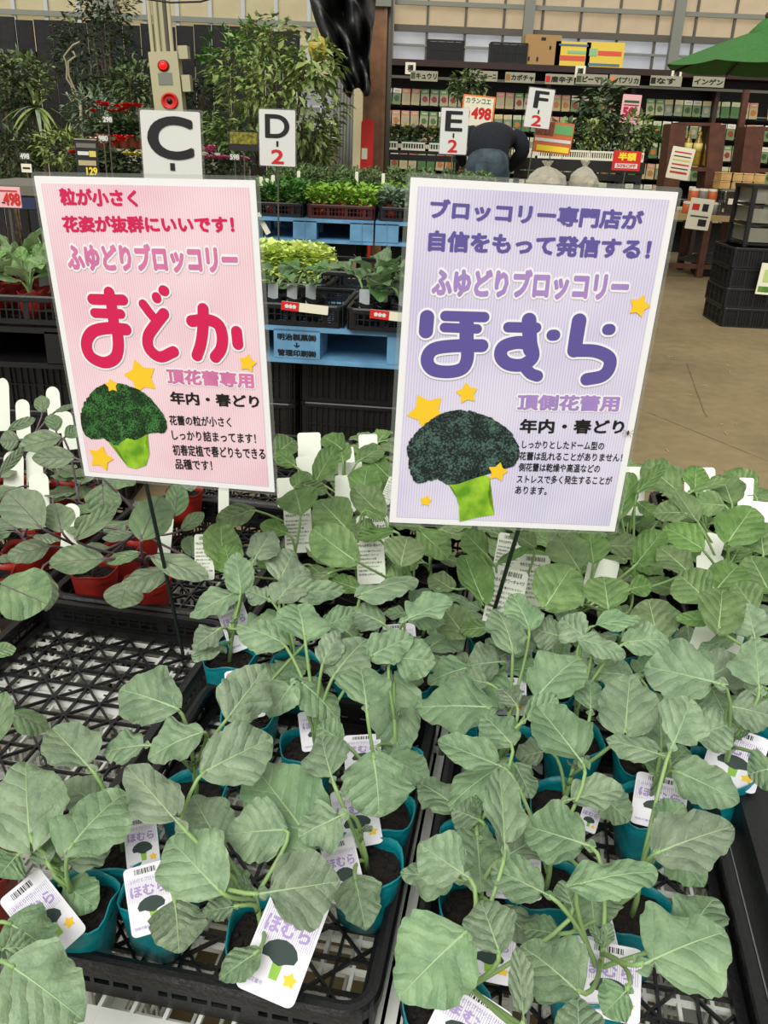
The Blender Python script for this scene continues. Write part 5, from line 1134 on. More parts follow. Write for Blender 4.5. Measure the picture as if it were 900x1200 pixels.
# ================================================================ SEED RACK
YS = 12.0; DKW = mat('dark_shelf_wood', (.19, .11, .085), .6, noise=.2, nscale=6); RKM = mat('rack_black', (.09, .085, .08), .6)
xl, xr_ = P_(445, 110, YS).x, P_(935, 110, YS).x; zt_ = P_(640, 76, YS-.2).z; zb_ = .15
t = thing('seed_rack', 'long dark seed rack under a brown top board across the back', 'rack', ((xl+xr_)/2, YS, 0)); cx = (xl+xr_)/2; wR = xr_-xl
a = MB(); a.box((0, .0, zt_-.035), (wR+.1, .4, .07)); a.build('top_board', DKW, t); a = MB(); a.box((0, .18, zt_/2), (wR, .02, zt_-.1)); a.build('back_board', RKM, t)
for i in range(6): a = MB(); a.box((-wR/2+wR*i/5, .0, (zt_-.08)/2), (.05, .34, zt_-.08)); a.build('upright', DKW, t)
a = MB(); a.box((0, -.25, zt_-.20), (wR, .02, .03)); a.build('sign_rail', GREYD, t)
NR_ = 6; z0r = zt_-.48
for r_ in range(NR_): a = MB(); a.box((0, .05, z0r-r_*.25-.03), (wR-.05, .2, .015)); a.build('shelf', RKM, t); a = MB(); a.box((0, -.06, z0r-r_*.25), (wR-.05, .01, .012)); a.build('wire_rail', GREY, t)
ONES = ['', 'first', 'second', 'third', 'fourth', 'fifth', 'sixth', 'seventh', 'eighth', 'ninth', 'tenth', 'eleventh', 'twelfth', 'thirteenth', 'fourteenth', 'fifteenth', 'sixteenth', 'seventeenth', 'eighteenth', 'nineteenth']
def ordw(n): return ONES[n] if n < 20 else ({2: 'twentieth', 3: 'thirtieth', 4: 'fortieth'}[n//10] if n % 10 == 0 else {2: 'twenty', 3: 'thirty', 4: 'forty'}[n//10]+'-'+ONES[n % 10])
rnd = random.Random(8); PK = []
for i in range(10):
    a = MB(); w_, h_ = .102, .185; a.prism(R2((0, 0), (w_, h_), .004), 0, .006); a.mi = 1; flat(a, [(-w_/2, h_*.22), (w_/2, h_*.22), (w_/2, h_/2), (-w_/2, h_/2)], -.002); a.mi = 2
    flat(a, [(.034*math.cos(k*.628)*(1+.2*math.sin(k*3+i)), -.02+.035*math.sin(k*.628)) for k in range(10)], -.004); a.mi = 3; flat(a, [(-w_*.3, h_*.3), (w_*.3, h_*.3), (w_*.3, h_*.4), (-w_*.3, h_*.4)], -.004)
    bg = [(.40, .48, .30), (.62, .60, .48), (.26, .40, .22), (.66, .60, .44), (.44, .50, .40)][i % 5]; hd = [(.84, .82, .76), (.70, .74, .58), (.78, .72, .50), (.36, .52, .30), (.74, .50, .42)][(i*3) % 5]; fr = [(.52, .16, .10), (.24, .40, .14), (.66, .40, .14), (.60, .58, .46), (.32, .16, .24), (.15, .28, .1)][i % 6]
    PK.append(a.mesh('seed_packet', [mat('packet_bg_%d' % (i % 5), bg, .4), mat('packet_head_%d' % ((i*3) % 5), hd, .4), mat('packet_picture_%d' % (i % 6), fr, .4), mat('packet_title', (.72, .68, .55), .4)]))
NC_ = int((wR-.1)/.118); cnt = 0
for r_ in range(NR_):
    grp = rnd.randrange(10)
    for c_i in range(NC_):
        if c_i % 2 == 0: grp = rnd.randrange(10)
        if rnd.random() < .06 or cnt >= 290: continue
        x = xl+.1+c_i*.118; cnt += 1
        o = inst('seed_packet', PK[grp], None, (x, YS-.07-rnd.uniform(0, .05), z0r-r_*.25+.07)); tag(o, 'printed seed packet, %s from the left in the %s row of the rack' % (ordw(c_i+1), NUM[r_]), 'seed packet', 'seed packets on the long rack')
        o.rotation_euler = (RD(-8), RD(rnd.uniform(-3, 3)), 0)
# name boards
NB = mat('name_board', (.62, .61, .52), .5)
for s_, x0, x1_, y_ in (('キュウリ', 481, 513, 88), ('ズッキーニ', 550, 583, 88), ('カボチャ', 592, 627, 90), ('唐辛子', 639, 673, 92), ('ピーマン', 675, 712, 92), ('パプリカ', 714, 750, 93), ('なす', 762, 799, 94), ('インゲン', 812, 849, 95)):
    placard('name_board', 'grey board lettered %s under the rack top' % {'キュウリ': 'cucumber in Japanese', 'ズッキーニ': 'zucchini in Japanese', 'カボチャ': 'pumpkin in Japanese', '唐辛子': 'chilli in Japanese', 'ピーマン': 'green pepper in Japanese', 'パプリカ': 'paprika in Japanese', 'なす': 'aubergine in Japanese', 'インゲン': 'green bean in Japanese'}[s_], x0, y_-5, x1_, y_+7, YS-.27, NB, [('t', s_, .2 if s_ != 'インゲン' else .04, .2, .96 if s_ != 'なす' else .8, .6, INK, .04)]+([('r', .02, .2, .17, .8, {'カボチャ': mat('squash_print', (.6, .42, .15)), '唐辛子': RDC, 'パプリカ': ORG, 'なす': INK}.get(s_, G_DK))] if s_ != 'インゲン' else []), yaw=0, tilt=RD(0))
for px, py in ((481, 80), (680, 84), (793, 86)):
    placard('seed_sign', 'small cream card clipped to the rack top board, %s' % {481: 'left', 680: 'middle', 793: 'right'}[px], px-6, py-7, px+6, py+7, YS-.207, CRM, [('t', '種', .2, .2, .8, .6, INK, .03)])
# boxes on top
KR = mat('kraft_box', (.66, .52, .32), .7); YEL = mat('yellow_box', (.90, .78, .30), .5)
def carton(name, label, px0, px1, py0, py1, m, marks, Y=YS-.1):
    w = (px1-px0)/F*12.1; h = (py1-py0)/F*10.2; c = P_((px0+px1)/2, py1, Y); t = thing(name, label, 'box', (c.x, Y, zt_)); 
    a = MB(); a.box((0, .14, h/2), (w*.96, .3, h)); a.build('body', m, t)
    for s in (-1, 1): a = MB(); a.box((s*w*.24, .14, h+.003), (w*.46, .3, .006)); a.build('flap', m, t)
    for x, z, ww, hh, mm in marks: a = MB(); a.box((x*w, -.012, z*h), (ww*w, .004, hh*h)); a.build('printed_mark', mm, t)
carton('cardboard_box', 'plain brown cardboard box with dark hand holes on the rack top', 615, 653, 44, 76, KR, [(0, .88, .12, .1, INK), (-.35, .2, .05, .14, INK), (-.12, .2, .05, .14, INK), (.2, .6, .05, .12, INK)])
carton('yellow_box', 'yellow printed box next to the brown cardboard box', 651, 688, 50, 76, YEL, [(0, .35, .7, .2, mat('box_red_print', (.85, .35, .25))), (.1, .6, .5, .12, mat('box_green_print', (.55, .75, .55))), (0, .88, .8, .08, mat('box_blue_print', (.35, .45, .55)))])
carton('yellow_box', 'yellow printed box at the right end of the boxes', 687, 727, 50, 77, YEL, [(.12, .58, .6, .18, mat('box_red_print', (.85, .35, .25))), (-.3, .6, .2, .3, mat('box_green_print', (.55, .75, .55))), (0, .12, .8, .1, mat('box_blue_print', (.35, .45, .55)))])
for x0, x1_, lab in ((501, 541, 'left'), (575, 615, 'beside the brown cardboard box')):
    c = P_((x0+x1_)/2, 74, YS-.1); bcrate((c.x, YS+.0, zt_), 'black crate on the rack top, '+lab, w=.46, l=.3, h=.23, group='black crates on the rack top', pitch=.05)
# ---- low table with white baskets and potted plants before the rack
ZT = P_(480, 176, 9.9).z; bench('display_table', 'dark display table with white baskets left of the bending man', P_(432, 180, 9.9).x, P_(545, 180, 9.9).x, 9.7, 10.4, ZT, RKM)
ZT2 = P_(700, 188, 8.6).z; bench('display_table', 'black display table carrying baskets right of the bending man', P_(600, 190, 8.6).x, P_(752, 190, 8.6).x, 8.45, 9.3, ZT2, RKM, th=.1)
def basket(label, cx, cy, z, w=.33, l=.24, h=.08):
    t = thing('white_basket', label, 'basket', (cx, cy, z), group='white plastic baskets'); a = MB(); a.box((0, 0, .004), (w-.02, l-.02, .008)); a.build('base', CRM, t); a = MB()
    for s in (-1, 1): a.box((0, s*l/2, h-.008), (w, .012, .016)); a.box((s*w/2, 0, h-.008), (.012, l, .016)); a.box((0, s*l/2, .01), (w, .008, .02)); a.box((s*w/2, 0, .01), (.008, l, .02))
    a.build('rim', CRM, t); a = MB(); n = 12
    for i in range(n+1):
        for s in (-1, 1): a.box((-w/2+w*i/n, s*l/2, h/2), (.009, .006, h))
    for i in range(9):
        for s in (-1, 1): a.box((s*w/2, -l/2+l*i/8, h/2), (.006, .009, h))
    a.build('side_lattice', CRM, t)
for i, px in enumerate((452, 484, 516)): basket('white basket of small potted plants, %s from the left of the far table' % NUM[i], P_(px, 175, 9.8).x, 9.86, ZT)
for i, px in enumerate((612, 640, 672, 703, 734)): basket('white basket, %s from the left on the black display table' % NUM[i], P_(px, 184, 8.6).x, 8.6, ZT2, w=.25)
BLP = mat('small_blue_pot', (.16, .42, .50), .5)
for i, px in enumerate((446, 455, 463, 476, 484, 492, 508, 517, 525)):
    q = P_(px, 170, 9.9); flowerpot('potted_viola', 'little flowering plant in a blue pot, %s from the left on the far table' % NUM[i], (q.x, 9.86, ZT+.01), G_MD, (YF_, WHF, PKF)[i % 3], BLP, r=.06, nf=5, group='little blue-potted flowers', seed=80+i, size=.05, up=.06)
for i, (px, py, rr, m, lab) in enumerate(((640, 160, .09, G_MD, 'small leafy plant under the orange poster'), (668, 165, .10, G_DK, 'dark fern-like plant in the second basket'), (690, 162, .11, G_YL, 'yellow variegated plant in the middle basket'), (712, 158, .13, G_DK, 'dark bushy plant under the pink price card'), (738, 152, .15, G_YL, 'feathery palm-like plant right of the pink price card'), (752, 165, .09, G_MD, 'small plant at the right end of the black table'))):
    q = P_(px, 176, 8.7); t = thing('potted_houseplant', lab, 'plant', (q.x, 8.62, ZT2+.01), group=None); small_pot(.05, .09, BLP if i % 2 else PBLK).build('pot', PBLK, t, True); a = MB(); foliage(a, (0, 0, .10+rr), (rr, rr*.8, rr*1.1), 170, .07, 90+i, .5, .1); a.build('foliage', m, t); a = MB(); a.tube([(0, 0, .07), (0, 0, .1+rr)], .008, 5); a.build('stem', BARK, t)
b0, z = at_floor(705, 128, 9.35); shrub('tall_houseplant', 'tall dark-leaved plant between the F-2 card and the pink price card', 'plant', b0, [(0, 0, z, .2, .18, .24, 330, .11, .5, .2)], G_DK, (.12, .2, PBLK), 4, 1, seed=95)
b0, z = at_floor(548, 100, 10.9); shrub('trailing_houseplant', 'green hanging-leaf plant above the orange-bordered price card', 'plant', b0, [(0, 0, z, .2, .18, .16, 240, .09, .5, .2)], G_MD, (.12, .2, PBLK), 4, 1, seed=96)
q = P_(660, 165, 8.55); t = thing('calla_plant', 'arum-like plant with large pale curled leaves by the orange poster', 'plant', (q.x, 8.68, ZT2+.01)); small_pot(.05, .09, PBLK).build('pot', PBLK, t, True)
for i in range(5): a_ = i*1.3; d = Vector((math.cos(a_)*.6, math.sin(a_)*.5, .7)).normalized(); X = d.cross(Vector((0, 0, 1))).normalized(); inst('leaf', BLT[i % 3], t, M=leaf_matrix(Vector((0, 0, .2)), d, X, X.cross(d), .2, .08, Vector((0, 0, 0)))); a = MB(); a.tube([(0, 0, .07), tuple(Vector((0, 0, .2))+d*.01)], .006, 5); a.build('stem', STEM, t)
BAGM = clear_mat('clear_bag', (.80, .78, .70), .55, .25)
for px, py, r_, lab in ((640, 206, .13, 'clear bag of pale bulbs behind the top of the lilac sign'), (684, 208, .10, 'smaller knotted clear bag right of the bag of bulbs')):
    Yb = 6.0; q = P_(px, py, Yb); zt2 = P_(px, 214, Yb).z; t = thing('plastic_bag', lab, 'bag', (q.x, Yb, zt2-.05)); rnd = random.Random(px)
    a = MB(); a.lathe([(r_*.8, 0), (r_, .05), (r_*.9, .09), (r_*.45, .13), (r_*.12, .15), (r_*.3, .18)], 18); a.v = [(x*(1+rnd.uniform(-.1, .1)), y*(1+rnd.uniform(-.1, .1)), z+rnd.uniform(-.006, .006)) for x, y, z in a.v]; a.build('bag', BAGM, t, False)
    for k3 in range(7): a = MB(); an = k3*.9; a.ball((r_*.5*math.cos(an), r_*.5*math.sin(an), .04+.01*(k3 % 3)), .035, 8, 6); a.build('bulb', mat('bulb_skin', (.74, .66, .50), .6, noise=.2), t, True)
zt2 = P_(660, 214, 6.0).z-.05; bench('side_bench', 'dark bench carrying the clear bags of bulbs', P_(600, 214, 6.0).x, P_(720, 214, 6.0).x, 5.75, 6.3, zt2, RKM)
# ================================================================ PERSON bending over the plants
def skin_obj(name, verts, edges, radii, root_i, m, parent, sub=2, smooth=True):
    me = bpy.data.meshes.new(name); me.from_pydata([tuple(v) for v in verts], edges, []); me.materials.append(m)
    o = inst(name, me, parent); md = o.modifiers.new('skin', 'SKIN'); md.use_smooth_shade = True
    for i, r in enumerate(radii): me.skin_vertices[0].data[i].radius = (r, r) if isinstance(r, (int, float)) else r
    me.skin_vertices[0].data[root_i].use_root = True
    s = o.modifiers.new('sub', 'SUBSURF'); s.levels = sub; s.render_levels = sub
    dg = bpy.context.evaluated_depsgraph_get(); m2 = bpy.data.meshes.new_from_object(o.evaluated_get(dg)); o.modifiers.clear(); o.data = m2; m2.name = name
    for p in m2.polygons: p.use_smooth = True
    return o
YM = 8.0; hp = P_(571, 193, YM); t = thing('person', 'person in dark navy sweater and grey jeans bending forward away from the camera', 'person', (hp.x, YM, 0))
hz = hp.z+.03; SKIN = mat('skin', (.66, .46, .36), .55); NAVY = mat('navy_sweater', (.065, .085, .13), .9, noise=.2, nscale=20, bump=.3, bscale=60); JEAN = mat('grey_blue_jeans', (.24, .30, .33), .8, noise=.25, nscale=12, bump=.4, bscale=25); HAIR = mat('black_hair', (.05, .045, .045), .6)
ps = P_(579, 150, YM+.42)-Vector((hp.x, YM, 0))   # between the shoulders
ss = 1.0
def body(grow, parts):
    V = {'pel': (0, 0, hz), 'wai': (.01, .10, hz+.11), 'che': (ps.x*.8, .30, ps.z-.03), 'nec': (ps.x+.01, .50, ps.z-.06), 'hd': (ps.x+.02, .62, ps.z-.14), 'hd2': (ps.x+.02, .70, ps.z-.20),
         'sL': (ps.x-.17, .36, ps.z-.04), 'eL': (-.235, .34, hz+.12), 'wL': (-.17, .56, hz-.06), 'sR': (ps.x+.19, .36, ps.z-.07), 'eR': (.33, .30, hz+.06), 'wR': (.22, .52, hz-.10),
         'hL': (-.095, 0, hz-.06), 'kL': (-.12, .06, hz*.52), 'aL': (-.13, -.02, .09), 'fL': (-.14, .13, .045), 'hR': (.095, 0, hz-.06), 'kR': (.12, .05, hz*.52), 'aR': (.13, -.02, .09), 'fR': (.15, .13, .045)}
    Rr = {'pel': (.165, .14), 'wai': (.15, .12), 'che': (.175, .15), 'nec': .058, 'hd': .09, 'hd2': .085, 'sL': .085, 'eL': .058, 'wL': .032, 'sR': .085, 'eR': .06, 'wR': .032, 'hL': .10, 'kL': .062, 'aL': .042, 'fL': .038, 'hR': .10, 'kR': .062, 'aR': .042, 'fR': .038}
    E = [('pel', 'wai'), ('wai', 'che'), ('che', 'nec'), ('nec', 'hd'), ('hd', 'hd2'), ('che', 'sL'), ('sL', 'eL'), ('eL', 'wL'), ('che', 'sR'), ('sR', 'eR'), ('eR', 'wR'), ('pel', 'hL'), ('hL', 'kL'), ('kL', 'aL'), ('aL', 'fL'), ('pel', 'hR'), ('hR', 'kR'), ('kR', 'aR'), ('aR', 'fR')]
    ks = [k for k in V if k in parts]; ed = [(ks.index(a), ks.index(b)) for a, b in E if a in ks and b in ks]
    rr = [tuple(x+grow for x in Rr[k]) if isinstance(Rr[k], tuple) else Rr[k]+grow for k in ks]
    return [V[k] for k in ks], ed, rr, ks, V
allp = ['pel', 'wai', 'che', 'nec', 'hd', 'hd2', 'sL', 'eL', 'wL', 'sR', 'eR', 'wR', 'hL', 'kL', 'aL', 'fL', 'hR', 'kR', 'aR', 'fR']
v, e, r, ks, VV = body(-.022, allp); bo = skin_obj('body', v, e, r, ks.index('pel'), SKIN, t)
def loft(mb, rings, n=20, flat_=1.0):
    """rings: centre, half width (x), half depth, tilt of the ring about x"""
    sec = []
    for (cx_, cy_, cz_), rx_, ry_, tl in rings:
        sec.append([(cx_+rx_*math.cos(2*PI*q/n), cy_+ry_*math.sin(2*PI*q/n)*math.cos(tl), cz_+ry_*math.sin(2*PI*q/n)*math.sin(tl)) for q in range(n)])
    loop_strip(mb, sec); mb.f.append(tuple(range(len(mb.v)-n, len(mb.v)))); mb.m.append(mb.mi)
a = MB(); sz = ps.z
loft(a, [((0, -.01, hz+.03), .175, .150, -.3), ((.0, .0, hz+.075), .182, .158, -.45), ((.004, .05, hz+.14), .185, .15, -.8), ((ps.x*.5, .14, hz+.20), .195, .14, -1.1), ((ps.x*.8, .26, sz-.085), .215, .13, -1.35), ((ps.x, .37, sz-.085), .215, .115, -1.5), ((ps.x, .45, sz-.11), .17, .095, -1.6), ((ps.x, .50, sz-.12), .085, .075, -1.7)], 24)
for s in ('L', 'R'):
    S_, E_, W_ = Vector(VV['s'+s]), Vector(VV['e'+s]), Vector(VV['w'+s]); sgn_ = -1 if s == 'L' else 1; S2 = Vector((ps.x+sgn_*.14, .34, sz-.07))
    pts = [S2, S2.lerp(E_, .25)+Vector((sgn_*.045, -.02, .03)), S2.lerp(E_, .65)+Vector((sgn_*.045, -.02, .01)), E_, E_.lerp(W_, .5), W_]; a.tube(pts, [.09, .088, .078, .07, .055, .04], 12)
o = a.build('sweater', NAVY, t, True); md = o.modifiers.new('s', 'SUBSURF'); md.levels = 1; md.render_levels = 1
a = MB(); loft(a, [((0, -.02, hz+.06), .160, .135, -.3), ((0, -.035, hz+.0), .180, .16, -.15), ((0, -.04, hz-.08), .188, .165, 0), ((0, -.02, hz-.16), .18, .14, 0)][::-1], 24)
for s in ('L', 'R'):
    h_, k_, n_ = Vector(VV['h'+s]), Vector(VV['k'+s]), Vector(VV['a'+s]); a.tube([h_+Vector((0, -.02, -.02)), h_.lerp(k_, .5), k_, k_.lerp(n_, .5), n_], [.105, .095, .075, .065, .058], 14)
o = a.build('jeans', JEAN, t, True)
for s in ('L', 'R'):
    a = MB(); f_ = VV['f'+s]; a.ball((f_[0], .06, .05), .06, 12, 8, sc=(.85, 2.1, .8)); a.build('shoe', INK, t, True)
    w_ = Vector(VV['w'+s]); vs = [w_, w_+Vector((0, .05, -.03))]; ed = [(0, 1)]; rr = [.026, (.036, .016)]
    hm = skin_obj('palm', vs, ed, rr, 0, SKIN, t)
    sx = 1 if s == 'L' else -1
    for k3, (ox, L_) in enumerate(((-.024, .062), (-.008, .070), (.008, .066), (.024, .052))):
        b_ = w_+Vector((ox, .075, -.04)); skin_obj('finger', [b_, b_+Vector((0, L_*.45, -.012)), b_+Vector((0, L_*.7, -.03)), b_+Vector((0, L_*.75, -.05))], [(0, 1), (1, 2), (2, 3)], [.009, .0085, .008, .006], 0, SKIN, t, 1)
    b_ = w_+Vector((sx*.03, .03, -.03)); skin_obj('thumb', [b_, b_+Vector((sx*.022, .025, -.012)), b_+Vector((sx*.026, .05, -.025))], [(0, 1), (1, 2)], [.011, .010, .008], 0, SKIN, t, 1)
hd = Vector(VV['hd']); a = MB(); a.ball(tuple(hd+Vector((0, .02, .02))), .108, 16, 12, sc=(.86, 1.05, 1.0)); a.build('hair', HAIR, t, True)
for s in (-1, 1): a = MB(); a.ball(tuple(hd+Vector((s*.095, .05, -.03))), .026, 8, 6, sc=(.4, .8, 1.2)); a.build('ear', SKIN, t, True)
fc = hd+Vector((0, .10, -.07)); a = MB(); a.ball(tuple(fc+Vector((0, .03, -.012))), .016, 8, 6, sc=(.8, 1.2, .9)); a.build('nose', SKIN, t, True)
a = MB(); a.ball(tuple(fc+Vector((.012, -.012, -.035))), .02, 8, 5, sc=(1.3, .5, .3)); a.build('mouth', mat('lips', (.55, .30, .27)), t, True)
for s in (-1, 1): a = MB(); a.ball(tuple(fc+Vector((s*.032, .012, .02))), .010, 8, 6); a.build('eye', WC, t, True)
a = MB(); a.box((.055, -.125, hz+.0), (.10, .02, .11)); 
q = MB(); q.box((-.07, -.195, hz-.05), (.09, .008, .10)); q.build('back_pocket', JEAN, t); q = MB(); q.tube([(-.15, -.04, hz+.05), (0, -.155, hz+.045), (.15, -.04, hz+.04)], .014, 6); q.build('belt', INK, t, True)
# ================================================================ RIGHT SIDE
# umbrella
YU = 8.2; ap = P_(899, 28, YU); rim = P_(782, 72, YU); t = thing('garden_parasol', 'green eight-ribbed garden parasol at the right edge', 'parasol', (ap.x, YU, 0)); GRN = mat('green_canvas', (.20, .42, .16), .8, noise=.08, nscale=30); R_ = (ap.x-rim.x)*1.0; za, zr_ = ap.z-.03, rim.z-.02
a0 = PI; rp = [(R_*math.cos(a0+k*PI/4), R_*math.sin(a0+k*PI/4)) for k in range(8)]
for k in range(8):
    a = MB(); x0, y0 = rp[k]; x1_, y1_ = rp[(k+1) % 8]; vs = []; n_ = 6
    for i in range(n_+1):
        f = .12+.88*i/n_
        for j in range(n_+1):
            g = j/n_; x = (x0+(x1_-x0)*g)*f; y = (y0+(y1_-y0)*g)*f; sag = .10*math.sin(PI*g)*f*f*.5; vs.append((x, y, za-(za-zr_)*(f**1.12)+.0*sag-sag*.4))
    a.add(vs, [(i*(n_+1)+j, i*(n_+1)+j+1, (i+1)*(n_+1)+j+1, (i+1)*(n_+1)+j) for i in range(n_) for j in range(n_)]); a.build('canopy_panel', GRN, t, True)
    a = MB(); a.tube([(0, 0, za-.08), (x0*.5, y0*.5, za-(za-zr_)*.47-.03), (x0*.99, y0*.99, zr_-.01)], .009, 5); a.build('rib', WBR, t)
a = MB(); a.lathe([(.18, za-.10), (.12, za-.02), (.05, za+.05), (.02, za+.07)], 16); a.build('vent_cap', GRN, t, True); a = MB(); a.ball((0, 0, za+.09), .03, 8, 6); a.build('finial', WBR, t, True); a = MB(); a.tube([(1.35, 0, .05), (1.35, 0, za+.1)], .025, 10); a.build('pole', WBR, t, True); a = MB(); a.tube([(1.35, 0, za+.08), (.6, 0, za+.25), (0, 0, za+.08)], .022, 10); a.build('arm', WBR, t, True); a = MB(); a.lathe([(.25, 0), (.25, .05), (.05, .08), (.05, .3)], 18, Matrix.Translation((1.35, 0, 0))); a.build('base', INK, t, True)
# table, shelves, bottles
YA = 10.0; BW = mat('reddish_brown_wood', (.33, .18, .11), .6, noise=.2, nscale=10)
zt3 = P_(830, 252, YA).z; xa, xb = P_(778, 250, YA).x, P_(935, 250, YA).x; TAN = mat('tan_table_top', (.68, .58, .38), .6)
t = thing('display_table', 'long tan-topped display table on dark legs at the right', 'table', ((xa+xb)/2, YA+.35, 0)); w_ = xb-xa
a = MB(); a.box((0, 0, zt3-.03), (w_, .8, .06)); a.build('table_top', TAN, t)
for sx in (-w_/2+.06, -w_/2+.50, w_/2-.06):
    for sy in (-.35, .35): a = MB(); a.box((sx, sy, (zt3-.06)/2), (.07, .07, zt3-.06)); a.build('leg', BW, t)
a = MB(); a.box((0, -.35, .12), (w_-.1, .05, .05)); a.build('stretcher', BW, t)
t = thing('wire_tray', 'grey ribbed tray stored under the long tan table', 'tray', (P_(835, 285, YA+.3).x, YA+.3, .15)); a = MB()
for i in range(9): a.lathe([(.34-.03*i, .01*i), (.35-.03*i, .01*i+.012)], 20)
a.build('rings', mat('slate_grey', (.30, .31, .30), .6), t); a = MB(); a.box((0, 0, -.07), (.3, .3, .14)); a.build('foot', RKM, t)
YK = 10.45
def board(px0, py0, px1, py1, wpx, Y, name, t, m=BW, th=.3):
    p, q = P_(px0, py0, Y)-t.location, P_(px1, py1, Y)-t.location; a = MB(); d = (q-p).normalized(); sx = Vector((d.z, 0, -d.x))*wpx/F*Y/2; vs = []
    for b_ in (p-sx, p+sx, q+sx, q-sx): vs += [b_, b_+Vector((0, th, 0))]
    a.add(vs, [(0, 2, 4, 6), (1, 7, 5, 3), (0, 1, 3, 2), (2, 3, 5, 4), (4, 5, 7, 6), (6, 7, 1, 0)]); return a.build(name, m, t)
t = thing('bottle_shelf', 'brown slanted-sided shelf holding yellow bottles on the long table', 'shelf', P_(815, 200, YK)); t.location.z = 0; t.location.y = YK
board(796, 145, 783, 248, 17, YK, 'side_panel', t); board(842, 146, 832, 248, 17, YK, 'side_panel', t); board(796, 145, 845, 146, 3, YK, 'shelf_board', t); board(788, 197, 838, 199, 4, YK, 'shelf_board', t)
t = thing('brown_shelf', 'second brown shelf unit cut off by the right edge', 'shelf', P_(890, 200, YK)); t.location.z = 0; t.location.y = YK
board(886, 148, 877, 215, 20, YK, 'side_panel', t); board(935, 150, 930, 215, 20, YK, 'side_panel', t); board(880, 150, 935, 152, 3, YK, 'shelf_board', t); board(878, 199, 935, 202, 4, YK, 'shelf_board', t)
board(877, 215, 870, 252, 16, YK, 'side_panel', t)
t = thing('leaning_post', 'thin brown post slanting up between the two brown shelves', 'post', P_(866, 160, YK+.4)); t.location.z = 0; t.location.y = YK+.4
board(876, 105, 853, 250, 6, YK+.4, 'bar', t, th=.06); board(853, 250, 841, 318, 6, YK+.4, 'bar', t, th=.06)
OIL = mat('yellow_liquid', (.62, .50, .12), .15, trans=.3); CAPY = mat('yellow_cap', (.85, .70, .2), .4); LBC = mat('bottle_label', (.80, .74, .42), .5)
zsh = P_(812, 197, YK).z+.02
for i, px in enumerate((806, 818, 832)):
    q = P_(px, 190, YK); t = thing('vinegar_bottle', 'yellow bottle with pale label, %s from the left on the slanted shelf' % NUM[i], 'bottle', (q.x, YK+.1, zsh), group='yellow bottles on the slanted shelf')
    a = MB(); a.lathe([(.045, 0), (.05, .02), (.05, .22), (.04, .26), (.018, .31), (.018, .33)], 14); a.build('bottle', OIL, t, True); a = MB(); a.lathe([(.021, .325), (.021, .36)], 10); a.build('cap', CAPY, t); a = MB(); a.lathe([(.0515, .15), (.0515, .24)], 14); a.build('label', LBC, t, True)
for i in range(7):
    r_ = i//4; px = (803, 814, 825, 836, 808, 819, 830)[i]; q = P_(px, 240, YA+.2); t = thing('supplement_tub', 'white-lidded tub with orange label, %s in the small pile on the long table' % NUM[i], 'tub', (q.x, YA+.12, zt3+r_*.135), group='white-lidded tubs on the long table')
    a = MB(); a.lathe([(.05, 0), (.052, .01), (.052, .10), (.045, .105)], 14); a.build('tub', mat('tub_orange', (.75, .36, .18), .5) if i % 2 == 0 else mat('tub_grey', (.45, .45, .42), .5), t, True); a = MB(); a.lathe([(.05, .105), (.05, .13)], 14); a.build('lid', CRM, t)
q0, q1 = P_(842, 250, YA), P_(890, 250, YA); wB = q1.x-q0.x; t = thing('wire_basket', 'dark wire basket with a white tag on the long table', 'basket', ((q0.x+q1.x)/2, YA+.15, zt3)); hB = .27; WIR = mat('basket_wire', (.22, .22, .22), .4)
for s in (-1, 1): a = MB(); a.box((0, s*.13, hB-.01), (wB, .012, .02)); a.box((s*wB/2, 0, hB-.01), (.012, .26, .02)); a.build('rim', GREY, t)
a = MB()
for i in range(15): a.box((-wB/2+wB*i/14, -.13, hB/2), (.008, .005, hB)); a.box((-wB/2+wB*i/14, .13, hB/2), (.008, .005, hB))
for j in range(8): a.box((0, -.13, hB*j/8), (wB, .005, .008)); a.box((-wB/2, 0, hB*j/8), (.005, .26, .008)); a.box((wB/2, 0, hB*j/8), (.005, .26, .008))
a.build('mesh', WIR, t); a = MB(); a.box((0, 0, .01), (wB, .26, .02)); a.build('base', WIR, t); a = MB(); a.box((-.03, -.14, hB*.55), (.22, .006, .06)); a.build('tag', CRM, t)
for i in range(8):
    r_ = i//4; px = (851, 863, 876, 889)[i % 4]; q = P_(px, 222, YA); t = thing('wood_block', 'pale wooden block, %s in the %s row on the wire basket' % (NUM[i % 4], ('lower', 'upper')[r_]), 'block', (q.x, YA+.15, zt3+hB+.002+r_*.085), group='pale wooden blocks on the basket'); a = MB(); a.box((0, 0, .04), (.125, .22, .075)); a.build('body', mat('pale_wood', (.80, .64, .40), .6, noise=.1, nscale=10), t); a = MB(); a.box((0, 0, .078), (.135, .23, .008)); a.build('lid', mat('pale_wood_lid', (.86, .72, .48), .6), t)
placard('notice_sheet', 'cream notice with red lines hanging from the slanted shelf', 784, 173, 811, 210, YA-.05, CRM, [('r', .12, .82, .88, .86, RDC), ('r', .12, .70, .88, .73, INK), ('r', .12, .58, .88, .62, YF_), ('r', .12, .44, .88, .48, RDC), ('r', .12, .32, .88, .35, INK), ('r', .12, .18, .88, .24, RDC)], tilt=RD(6))
placard('notice_sheet', 'white flyer with small pictures taped to the table front', 806, 233, 834, 269, YA-.06, CRM, [('r', .12, .62, .42, .82, RDC), ('r', .55, .60, .80, .84, INK), ('r', .5, .12, .85, .34, INK), ('r', .12, .4, .88, .45, GREYD)], tilt=RD(4))
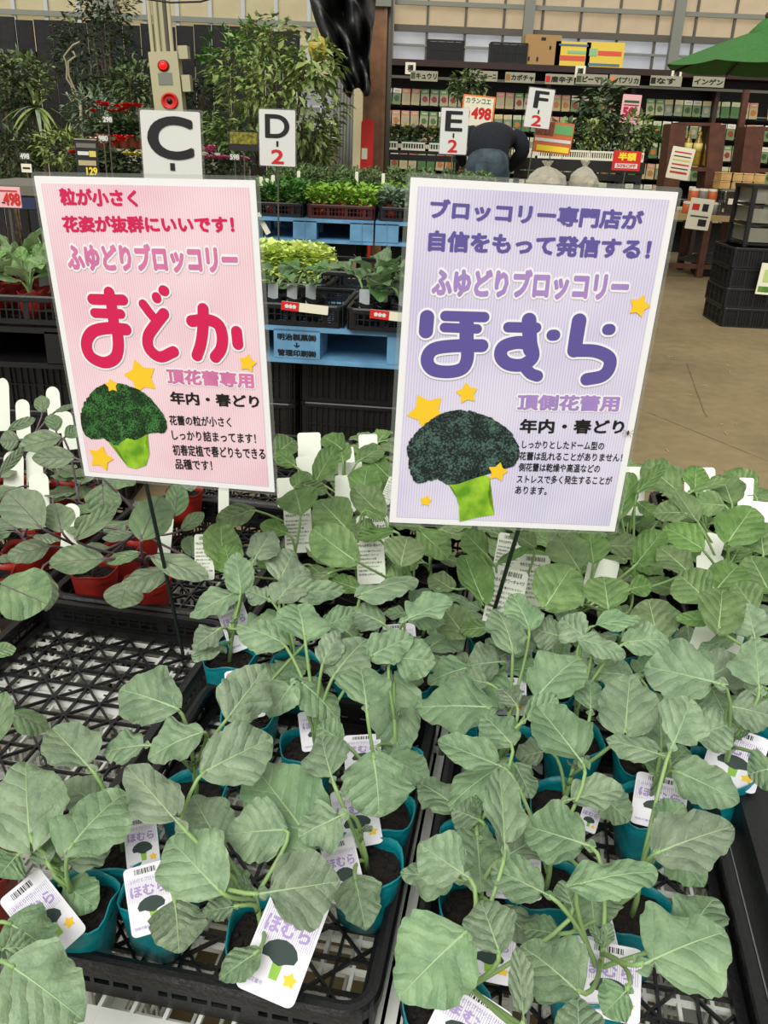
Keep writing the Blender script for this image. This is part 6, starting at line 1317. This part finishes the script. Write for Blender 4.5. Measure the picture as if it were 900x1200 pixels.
placard('price_tag', 'small cream tag at the right end of the wire basket', 884, 226, 898, 234, YA-.08, CRM, [('r', .1, .4, .9, .6, INK)], tilt=RD(3))
# crate stack and drawers
YC = 6.95; p = P_(905, 383, YC); c0 = P_(843, 383, YC); yw = RD(0)
for i in range(4):
    h_ = .155; bcrate((c0.x+.36+(.0 if i % 2 else .01), YC+.26-(i == 3)*.01, i*h_), 'black crate on the concrete at the right, %s from the floor' % NUM[i], w=.70, l=.5, h=h_-.004, group='black crates on the concrete at the right', pitch=.05, yaw=RD(-2))
dz = .62; q = P_(872, 305, YC+.1); DRW = clear_mat('smoky_drawer', (.55, .54, .48), .75, .2)
t = thing('drawer_unit', 'small black-framed drawer unit with clear drawers on the crate stack', 'drawers', (q.x+.18, YC+.28, dz), (0, 0, RD(-2))); hD = .44
for sx in (-.2, .2):
    for sy in (-.2, .2): a = MB(); a.box((sx, sy, hD/2), (.03, .03, hD)); a.build('frame_post', BLK, t)
a = MB(); a.box((0, 0, hD), (.44, .44, .025)); a.build('top_panel', BLK, t)
for k3 in range(3):
    a = MB(); a.box((0, 0, .02+k3*.143), (.42, .42, .014)); a.build('frame_shelf', BLK, t); a = MB(); a.box((0, 0, .088+k3*.143), (.36, .40, .105)); d = a.build('drawer', DRW, t); a = MB(); a.box((.03, -.205, .12+k3*.143), (.1, .014, .015)); a.build('handle', WC, d)
    if k3: a = MB(); a.lathe([(.045, 0), (.045, .004)], 18, Matrix.Translation((.0+(k3 == 2)*.05, -.206, .095+k3*.143))@Matrix.Rotation(PI/2, 4, 'X')@Matrix.Diagonal((1.3, .9, 1, 1))); a.build('sticker', G_BR if k3 == 1 else CRM, d)
placard('flyer', 'pale green flyer hanging on the front of the crate stack', 889, 309, 906, 345, YC-.06, CRM, [('r', .1, .08, .9, .26, G_BR), ('r', .3, .4, .8, .8, mat('flyer_green', (.72, .80, .50)))], tilt=RD(2))
placard('flyer', 'small flyer propped on top of the drawer unit', 893, 240, 908, 262, YC+.1, mat('flyer_pale', (.75, .80, .66)), [('r', .2, .2, .8, .5, G_BR)], tilt=RD(8))
